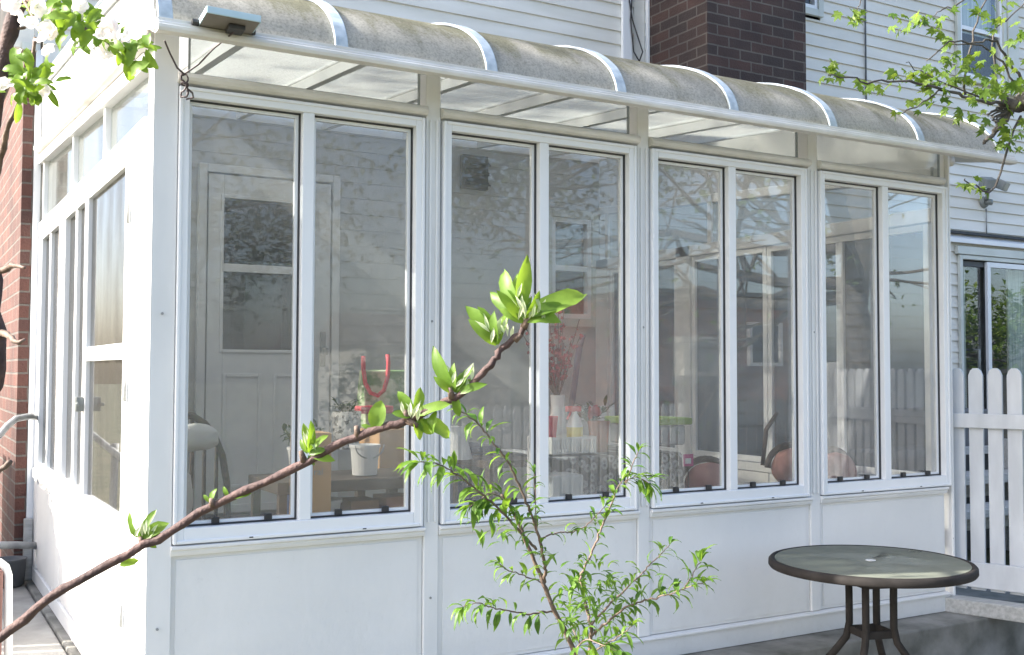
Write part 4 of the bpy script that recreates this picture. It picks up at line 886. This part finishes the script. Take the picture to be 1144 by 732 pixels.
def flower(c, n, r):
    n = V(n).normalized(); u_ = n.orthogonal().normalized(); w_ = n.cross(u_); o_ = random.random() * 6
    for k in range(5):
        a_ = o_ + k * 2 * math.pi / 5; d = (u_ * math.cos(a_) + w_ * math.sin(a_)) + n * .35
        leaf(fl, c, d, n, r, r * .85, -.5, .25, stem=.05)
for cx_, cy_, s_, n_ in [(25, 20, 9, 8), (58, 30, 7, 6), (125, 28, 6, 6), (128, 44, 7, 7), (14, 4, 6, 4), (86, 12, 8, 6), (45, 102, 8, 5), (108, 60, 6, 3), (60, 40, 7, 3), (142, 50, 5, 4), (4, 100, 4, 2)]:
    for i in range(max(2, int(n_ * .6))):
        flower(at(cx_ + random.gauss(0, s_), cy_ + random.gauss(0, s_), 1.12 + random.uniform(-.02, .05)), -FW + V((random.gauss(0, .6), random.gauss(0, .6), random.gauss(0, .6))), random.uniform(.009, .0135))
fl.build('blossom', 'petal', apple, smooth='leaf')

# peach sapling
D0 = 2.62
sap = thing('peach_sapling', 'young sapling with narrow drooping green leaves in front of the sunroom wall', 'sapling', tuple(at(660, 860, D0) * 1))
B = {}
def br(name, pts, d0, d1, r0, r1):
    n = len(pts); P3 = [at(x_, y_, d0 + (d1 - d0) * i / (n - 1)) for i, (x_, y_) in enumerate(pts)]; P_, r_ = wig(P3, r0, r1, 5, .0012); B[name] = (P_, r_); return P_
gz = at(672, 900, D0); gz.z = -.31
sap.location = gz; WL[sap.name] = gz
br('main', [(668, 860), (660, 790), (643, 732), (620, 683), (607, 651), (590, 610), (573, 571), (560, 552)], D0, D0 - .04, .0075, .0035)
br('lead', [(608, 651), (609, 638), (607, 622), (602, 600), (595, 578), (587, 557), (575, 532), (566, 514), (553, 497), (541, 482), (528, 468), (512, 458)], D0 - .02, D0 - .2, .0042, .0014)
br('l1', [(599, 613), (586, 600), (570, 582), (552, 564), (533, 548), (518, 536), (500, 524), (486, 518), (470, 516)], D0, D0 - .25, .0035, .0012)
br('l2', [(573, 571), (560, 556), (545, 552), (536, 560), (524, 566)], D0 - .04, D0 - .12, .002, .001)
br('l3', [(620, 683), (605, 684), (590, 686), (575, 684), (559, 681), (546, 678), (534, 674), (518, 678)], D0, D0 - .15, .0025, .001)
br('l4', [(608, 651), (594, 647), (580, 641), (568, 638), (558, 630)], D0, D0 - .05, .002, .001)
br('r1', [(658, 745), (660, 704), (656, 680), (650, 655), (648, 645), (658, 624), (667, 602), (675, 582), (682, 565), (688, 550), (695, 537)], D0 + .03, D0 + .12, .0048, .0014)
br('r2', [(659, 700), (672, 685), (686, 670), (706, 651), (718, 640), (727, 630), (738, 620), (748, 609)], D0, D0 + .2, .003, .001)
br('r3', [(660, 712), (678, 696), (699, 679), (715, 673), (730, 669), (745, 665), (755, 662), (770, 656), (786, 651)], D0, D0 - .12, .003, .001)
br('m1', [(604, 602), (616, 597), (629, 595), (640, 594), (652, 589), (664, 578), (676, 566)], D0 - .02, D0 + .08, .0022, .001)
br('r4', [(655, 735), (672, 722), (690, 712), (706, 700)], D0 - .05, D0 - .15, .002, .001)
br('r5', [(648, 720), (640, 700), (636, 680), (640, 660)], D0 - .02, D0 + .1, .002, .001)
br('c1', [(640, 728), (655, 715), (672, 720), (690, 728)], D0 - .12, D0 - .22, .002, .001)
br('t1', [(700, 540), (706, 520), (713, 505)], D0 + .12, D0 + .1, .0016, .001)
br('t2', [(698, 538), (712, 533), (724, 540)], D0 + .12, D0 + .1, .0014, .001)
br('t3', [(765, 658), (774, 640), (783, 628)], D0 - .12, D0 - .12, .0014, .001)
br('u1', [(600, 596), (598, 560), (597, 530)], D0 - .1, D0 - .1, .0013, .0008)
mb = MB()
for P_, r_ in B.values(): mb.tube(P_, r_, 8)
mb.build('trunk', 'bark2', sap, smooth=True)
pl_ = MB()
def deck(name, n, l0=.030, l1=.055, w=.25, start=.15, tiplen=None, droop=.35):
    P_, _ = B[name]; m_ = len(P_) - 1
    for i in range(n):
        t_ = start + (1 - start) * (i + random.random() * .6) / n; k = min(m_ - 1, int(t_ * m_)); q = P_[k].lerp(P_[k + 1], t_ * m_ - k); d = (P_[k + 1] - P_[max(0, k - 1)]).normalized()
        for jj in range(random.choice((1, 2, 2, 3))):
            a_ = random.uniform(0, 6.28); s_ = (d.orthogonal().normalized() * math.cos(a_) + d.cross(d.orthogonal().normalized()) * math.sin(a_))
            dd = d * random.uniform(.3, 1.0) + s_ * .9 + V((0, 0, -droop + random.uniform(-.2, .35)))
            L_ = random.uniform(l0, l1) * 1.2; leaf(pl_, q, dd, V((random.uniform(-.3, .3), random.uniform(-.3, .3), 1)), L_, L_ * w * random.uniform(.8, 1.2), random.uniform(.3, 1.1), .4, 'peach', .06)
    for j in range(4):
        q = P_[-1]; d = (P_[-1] - P_[-4]).normalized() + V((random.gauss(0, .35), random.gauss(0, .35), random.gauss(0, .35))); L_ = random.uniform(l0, l1) * 1.25; leaf(pl_, q, d, V((0, 0, 1)), L_, L_ * w, random.uniform(.2, .9), .4, 'peach', .02)
deck('lead', 26, .025, .05, start=.1); deck('l1', 26, .032, .062, start=.12); deck('l2', 9, .03, .05); deck('l3', 17, .028, .05); deck('l4', 7, .025, .045)
deck('r1', 17, .025, .042, start=.35); deck('r2', 13, .025, .04, start=.25); deck('r3', 20, .028, .05, start=.15); deck('m1', 10, .022, .04); deck('r4', 10, .03, .05, start=0); deck('r5', 14, .028, .05, start=0)
deck('c1', 12, .03, .055, start=.1); deck('t1', 7, .022, .04); deck('t2', 7, .03, .05); deck('t3', 4, .03, .055); deck('main', 10, .028, .045, start=.3); deck('u1', 7, .02, .035)
for i in range(165):
    q = at(662 + random.gauss(0, 24), 668 + random.gauss(0, 24), D0 + random.uniform(-.12, .12)); L_ = random.uniform(.028, .052)
    leaf(pl_, q, V((random.gauss(0, 1), random.gauss(0, 1), random.gauss(-.25, .5))), V((0, 0, 1)), L_, L_ * .25, random.uniform(.3, 1), .4, 'peach', .05)
for i in range(34):
    q = at(560 + random.gauss(0, 20), 585 + random.gauss(0, 16), D0 - .06 + random.uniform(-.08, .08)); L_ = random.uniform(.028, .052)
    leaf(pl_, q, V((random.gauss(-.3, 1), random.gauss(0, 1), random.gauss(-.25, .5))), V((0, 0, 1)), L_, L_ * .25, random.uniform(.3, 1), .4, 'peach', .05)
pl_.build('foliage', 'peach_leaf', sap, smooth='leaf')

# maple : trunk outside the right edge, boughs over the roof end
MZ = V((6.0, -2.6, -.3))
maple = thing('maple_tree', 'maple tree reaching in at the upper right with small lobed spring leaves', 'tree', tuple(MZ))
ml_ = MB(); mbk = MB()
LOB = [(0, 1.0), (14, .62), (24, .50), (42, .82), (58, .50), (72, .42), (95, .58), (112, .36), (150, .30), (180, .12)]
def mleaf(c, d, n, r):
    d = V(d).normalized(); n = V(n); s_ = d.cross(n)
    if s_.length < 1e-3: s_ = d.orthogonal()
    s_.normalize(); n = s_.cross(d)
    vs = [V(c)]; pts = [(a_, q) for a_, q in LOB] + [(-a_, q) for a_, q in reversed(LOB[1:-1])]
    for a_, q in pts:
        a2 = R(a_); vs.append(V(c) + (d * math.cos(a2) + s_ * math.sin(a2)) * r * q - n * r * (.35 * q * q) + n * r * .08 * random.uniform(-1, 1))
    k = len(pts); ml_.add(vs, [(0, i + 1, (i + 1) % k + 1) for i in range(k)])
def mclump(c, n, s, r0=.026, r1=.05):
    for i in range(max(3, int(n * .6))):
        q = V(c) + V((random.gauss(0, s), random.gauss(0, s), random.gauss(-s * .3, s * .8)))
        mleaf(q, V((random.gauss(0, .7), random.gauss(0, .7), random.uniform(-1, .1))), V((random.gauss(0, .6), random.gauss(-.5, .6), .8)), random.uniform(r0, r1))
P_, r_ = wig([MZ + V((0, 0, -.1)), MZ + V((.05, .05, 1)), MZ + V((-.1, .1, 2.2)), MZ + V((-.2, .3, 3.3)), MZ + V((-.1, .2, 5))], .16, .07, 6, .01); mbk.tube(P_, r_, 16)
DM = 4.7
knot = at(1135, 120, DM)
def mb_br(pts, d0, d1, r0, r1, cl=None):
    n = len(pts); P3 = [at(x_, y_, d0 + (d1 - d0) * i / (n - 1)) for i, (x_, y_) in enumerate(pts)]; P_, r_ = wig(P3, r0 * .7, r1 * .8, 4, .004); mbk.tube(P_, r_, 7); return P_
a_ = V((-.1, .1, 2.2)) + MZ
P_, r_ = wig([a_, a_.lerp(at(1190, 118, DM), .5) + V((0, 0, .15)), at(1190, 118, DM), at(1150, 110, DM), knot], .07, .03, 4, .006); mbk.tube(P_, r_, 12)
mb_br([(1142, 112), (1128, 126), (1118, 140), (1106, 153), (1098, 160)], DM, DM, .026, .009)
mb_br([(1136, 118), (1124, 116), (1118, 112)], DM, DM, .04, .03)
for k in range(7): mb_br([(1128, 124), (1115, 120 + k * 3), (1102 + k * 2, 128 + k * 2)], DM, DM - .05, .01, .003)
mb_br([(1126, 116), (1100, 114), (1078, 108), (1050, 99), (1015, 91), (985, 91), (955, 89), (925, 84)], DM, DM - .5, .012, .003)
mb_br([(1052, 99), (1040, 108), (1025, 119), (1008, 127)], DM - .2, DM - .3, .006, .003)
mb_br([(1140, 90), (1122, 60), (1108, 44), (1090, 48), (1060, 47), (1035, 68)], DM, DM - .2, .009, .003)
mb_br([(1135, 100), (1120, 70), (1098, 52), (1064, 48)], DM, DM - .1, .008, .003)
mb_br([(1115, 100), (1110, 40), (1130, 18), (1150, 0)], DM, DM, .006, .003)
mb_br([(1076, 106), (1082, 66), (1092, 24), (1104, -10)], DM, DM + .1, .008, .004)
mb_br([(1100, 110), (1060, 95), (1030, 80), (1012, 70)], DM, DM - .1, .006, .002)
mb_br([(1104, -20), (1070, 5), (1050, 12), (1040, 20)], DM, DM, .006, .002)
mb_br([(960, -30), (962, 0), (956, 12)], DM - .2, DM - .2, .004, .002)
mb_br([(1140, 130), (1110, 210), (1090, 208), (1078, 200)], DM, DM - .2, .008, .003)
for x_, y_, n_, s_ in [(1045, 92, 34, .05), (1025, 82, 22, .04), (1060, 70, 22, .05), (1000, 80, 16, .035), (1030, 20, 18, .04), (1010, 22, 12, .035), (1045, 28, 12, .035), (952, 14, 24, .035), (935, 77, 14, .03), (925, 80, 8, .025), (963, 92, 10, .03), (984, 95, 8, .025),
                       (1028, 112, 9, .03), (1075, 84, 30, .06), (1085, 60, 16, .04), (1100, 96, 30, .06), (1120, 92, 34, .06), (1080, 120, 16, .045), (1070, 130, 12, .035), (1102, 140, 10, .03), (1135, 150, 28, .05), (1120, 160, 10, .03), (1140, 100, 30, .07), (1104, 22, 16, .04), (1080, 8, 12, .04),
                       (1125, 5, 14, .05), (1082, 205, 9, .025), (1095, 210, 8, .02), (1130, 60, 12, .05), (1002, 125, 4, .02), (1060, 48, 8, .03), (1142, 40, 10, .05)]:
    mclump(at(x_, y_, DM - .1 + random.uniform(-.12, .12)), n_, s_ * .8)
def branchy(p, d, l, r, depth, leafn, sc):
    e = p + d * l; P_, r_ = wig([p, p.lerp(e, .5) + V((random.gauss(0, .04), random.gauss(0, .04), random.gauss(0, .04))) * l, e], r, r * .6, 3, .004); mbk.tube(P_, r_, 6)
    if depth == 0: mclump(e, leafn, .16 * sc, .04 * sc, .08 * sc); return
    for i in range(3):
        dd = (d + V((random.gauss(0, .6), random.gauss(0, .6), random.gauss(.05, .4)))).normalized(); branchy(P_[len(P_) * (2 + i) // 5 if i < 2 else -1], dd, l * random.uniform(.6, .85), r * .55, depth - 1, leafn, sc)
for d_ in [(-.1, -.9, .5), (.8, -.3, .4), (.6, .1, .6), (-.4, -.6, .8), (.2, -.6, .9), (.9, -.7, .2), (-.7, -.7, .45), (.0, -1, .15)]:
    branchy(MZ + V((-.1, .15, random.uniform(2.6, 4.4))), V(d_).normalized(), random.uniform(1.1, 1.5), .05, 3, 9, 1.0)
for d_, z_, l_ in [((-.9, -.45, .10), 2.2, 1.3), ((-.7, -.8, .12), 2.5, 1.5), ((-.3, -1, .06), 2.1, 1.5), ((.4, -1, .10), 2.6, 1.5), ((-.8, -.6, .25), 2.9, 1.3), ((.8, -.7, .08), 2.3, 1.4)]:
    branchy(MZ + V((-.05, .05, z_)), V(d_).normalized(), l_, .055, 3, 4, .8)
mbk.build('trunk', 'dkbark', maple, smooth=True)
ml_.build('crown', 'maple_leaf', maple, smooth='leaf')

# ------------------------------------------------------------------ the garden behind the camera (seen mirrored in the panes)
def picketrow(x0, x1, y, ztop, step, w, mat, label, name='picket_fence'):
    t = thing(name, label, 'fence', ((x0 + x1) / 2, y, -.3)); k = 0; x = x0; tot = 0
    while x < x1 and tot < 95:
        MB().prism([(x, -.28), (x + w, -.28), (x + w, ztop - .04), (x + w * .75, ztop), (x + w * .25, ztop), (x, ztop - .04)], 1, y - .01, y + .01).build('picket', mat, t); x += step; tot += 1
    MB().box(x0, x1, y - .04, y - .011, ztop - .28, ztop - .2).build('rail', mat, t); MB().box(x0, x1, y - .04, y - .011, .0, .08).build('rail', mat, t)
picketrow(3.7, 6.6, -5.6, .82, .115, .075, 'picket', 'long white picket fence standing across the yard behind the camera')
picketrow(6.65, 14, -5.6, .86, .15, .12, 'darkfence', 'brown round topped board fence continuing past the white pickets', 'board_fence')
bh = thing('brick_house', 'low flat roofed red brick house mirrored in the third window', 'house', (14.2, -14, -.3))
MB().box(11.9, 16.4, -17, -13, -.3, 2.72).build('wall', 'farbrick', bh)
MB().box(11.85, 16.45, -17.1, -12.94, 2.722, 2.80).build('ledge', 'roofing', bh)
for x in (14.3,):
    f = MB().frame(x, x + .9, 1.3, 2.2, -12.998, -12.9, .07).build('window', 'alu', bh); MB().box(x + .07, x + .83, -12.996, -12.97, 1.37, 2.13).build('pane', 'solar', f)
ac = thing('air_conditioner', 'pale outdoor air conditioner unit with round fan against the brick house', 'air conditioner', (12.8, -12.7, .9))
MB().box(12.3, 13.4, -12.9, -12.55, 1.1, 1.85).build('casing', 'palewall', ac, .02); MB().tube([(12.75, -12.55, 1.47), (12.75, -12.52, 1.47)], .3, 24).build('fan', 'darkgrey', ac); MB().box(12.3, 13.4, -12.9, -12.55, .95, 1.09).box(12.4, 12.5, -12.85, -12.75, -.3, .95).box(13.2, 13.3, -12.85, -12.75, -.3, .95).build('bracket', 'darkgrey', ac)
gh = thing('white_garage', 'small white garage with dark roof mirrored low in the second window', 'garage', (10, -19, -.3))
MB().box(8.0, 11.6, -21, -18, -.3, 1.75).build('wall', 'palewall', gh); MB().prism([(-21.2, 1.752), (-17.8, 1.752), (-19.5, 2.5)], 0, 7.8, 11.8).build('roof', 'roofing', gh); MB().box(8.6, 10.2, -17.999, -17.95, -.29, 1.45).build('garage_door', 'greybin', gh)
# grey board fence and shrubs to the right (mirrored in the sliding door)
gf = thing('board_screen', 'dark grey horizontal board fence mirrored in the sliding door', 'fence', (17, -2.4, -.3))
for k in range(4): MB().box(11.5, 24, -2.42, -2.38, -.28 + k * .36, .06 + k * .36).build('board', 'greyfence', gf)
MB().box(11.5, 24, -2.45, -2.35, 1.16, 1.24).build('cap_rail', 'darkgrey', gf)
def bush(name, label, cat, c, r, n, leafr, mat='far_leaf', trunk=True, group=None):
    t = thing(name, label, cat, (c[0], c[1], -.3), group); rn = random.Random(int(c[0] * 7 + c[1]))
    if trunk:
        mb = MB()
        mb.tube([(c[0], c[1], -.35), (c[0] + .05, c[1], c[2] * .5), (c[0], c[1], c[2])], [.12 * r[2] / 1.5, .09 * r[2] / 1.5, .03], 8)
        for k in range(10):
            a_ = rn.uniform(0, 6.28); mb.tube([(c[0], c[1], c[2] - r[2] * .5 + .3 * k * r[2] / 5), (c[0] + r[0] * .7 * math.cos(a_), c[1] + r[1] * .7 * math.sin(a_), c[2] + rn.uniform(-.3, .6) * r[2])], [.05, .01], 5)
        mb.build('trunk', 'dkbark', t, smooth=True)
    mb = MB(); cl = []
    for k in range(26):
        a_ = rn.uniform(0, 6.28); h = rn.uniform(-1, 1); q = math.sqrt(1 - h * h) * rn.uniform(.5, 1); cl.append(V((c[0] + r[0] * q * math.cos(a_), c[1] + r[1] * q * math.sin(a_), c[2] + r[2] * h * rn.uniform(.6, 1))))
    for i in range(n):
        q = rn.choice(cl) + V((rn.gauss(0, .17 * r[0]), rn.gauss(0, .17 * r[1]), rn.gauss(0, .14 * r[2])))
        d = V((rn.gauss(0, 1), rn.gauss(0, 1), rn.gauss(0, .6))); leaf(mb, q, d, V((0, 0, 1)), leafr, leafr * .6, .4, .3, seg=2)
    mb.build('crown', mat, t, smooth='leaf')
bush('garden_shrub', 'bright green shrub rising behind the grey board fence', 'shrub', (17.5, -4.2, 1.6), (3.2, .9, 1.3), 5000, .16, 'maple_leaf')
bush('broadleaf_tree', 'tall green tree behind the camera mirrored in the second window', 'tree', (8.2, -11.5, 4.9), (2.4, 2.0, 2.0), 5000, .17)
bush('broadleaf_tree', 'wide tree left of the white garage behind the camera', 'tree', (1.6, -13.5, 4.6), (4.6, 2.0, 3.0), 6500, .17)
bush('broadleaf_tree', 'very tall unseen tree added left of the house to shade the roof', 'tree', (-7.5, 3.6, 9.9), (1.6, 1.8, 1.7), 1500, .17)  # tree out of view, added to dull the sun on the roof
bush('broadleaf_tree', 'tall tree beyond the brick house', 'tree', (24.5, -12, 4.5), (2.6, 2.6, 3.0), 4500, .2)
bush('garden_shrub', 'low dark shrub standing before the white garage', 'shrub', (6.5, -12.8, .6), (1.6, .8, .8), 2200, .12)
# fence along the far side of the path : its shadow falls on the back of the sunroom side
nf = thing('boundary_fence', 'tall close boarded fence along the far side of the left path outside the frame', 'fence', (-1.55, 3.2, -.3))
for k in range(24):
    y0 = 1.62 + k * .112; h = min(1.55, .92 + (y0 - 1.62) * .5) + .02 * math.sin(k * 2.3)
    MB().box(-1.56, -1.54, y0, y0 + (.085 if k < 3 else .110), -.3, h).build('board', 'oldwood', nf, .003)
MB().box(-1.53, -1.50, 1.6, 4.3, .5, .58).box(-1.53, -1.50, 1.6, 4.3, -.1, -.02).build('rail', 'oldwood', nf)

# ------------------------------------------------------------------ light
W = bpy.data.worlds.new('World'); S.world = W; W.use_nodes = True; nt = W.node_tree
sky = nt.nodes.new('ShaderNodeTexSky'); sky.sky_type = 'NISHITA'; sky.sun_disc = False
SD = V((-.90, .30, .62)).normalized()
el = math.asin(SD.z); sky.sun_elevation = el; sky.sun_rotation = math.atan2(SD.x, SD.y); sky.air_density = .85; sky.dust_density = 3.5; sky.ozone_density = 1.2
bg = nt.nodes['Background']; bg.inputs[1].default_value = .15; nt.links.new(sky.outputs[0], bg.inputs[0])
sl = bpy.data.lights.new('sun', 'SUN'); sl.energy = 4.5; sl.angle = R(.53); sl.color = (1, .95, .86)
so = bpy.data.objects.new('sun', sl); COL.objects.link(so); so.rotation_euler = (-SD).to_track_quat('-Z', 'Y').to_euler(); so.location = (-6, 2, 6)

S.render.engine = 'CYCLES'; cy_ = S.cycles
cy_.use_denoising = True; cy_.max_bounces = 9; cy_.diffuse_bounces = 4; cy_.glossy_bounces = 4; cy_.transmission_bounces = 6; cy_.transparent_max_bounces = 24
cy_.caustics_reflective = False; cy_.caustics_refractive = False; cy_.sample_clamp_indirect = 8
S.view_settings.view_transform = 'Standard'; S.view_settings.look = 'None'; S.view_settings.gamma = 1; S.view_settings.use_curve_mapping = False
S.view_settings.exposure = 1.8
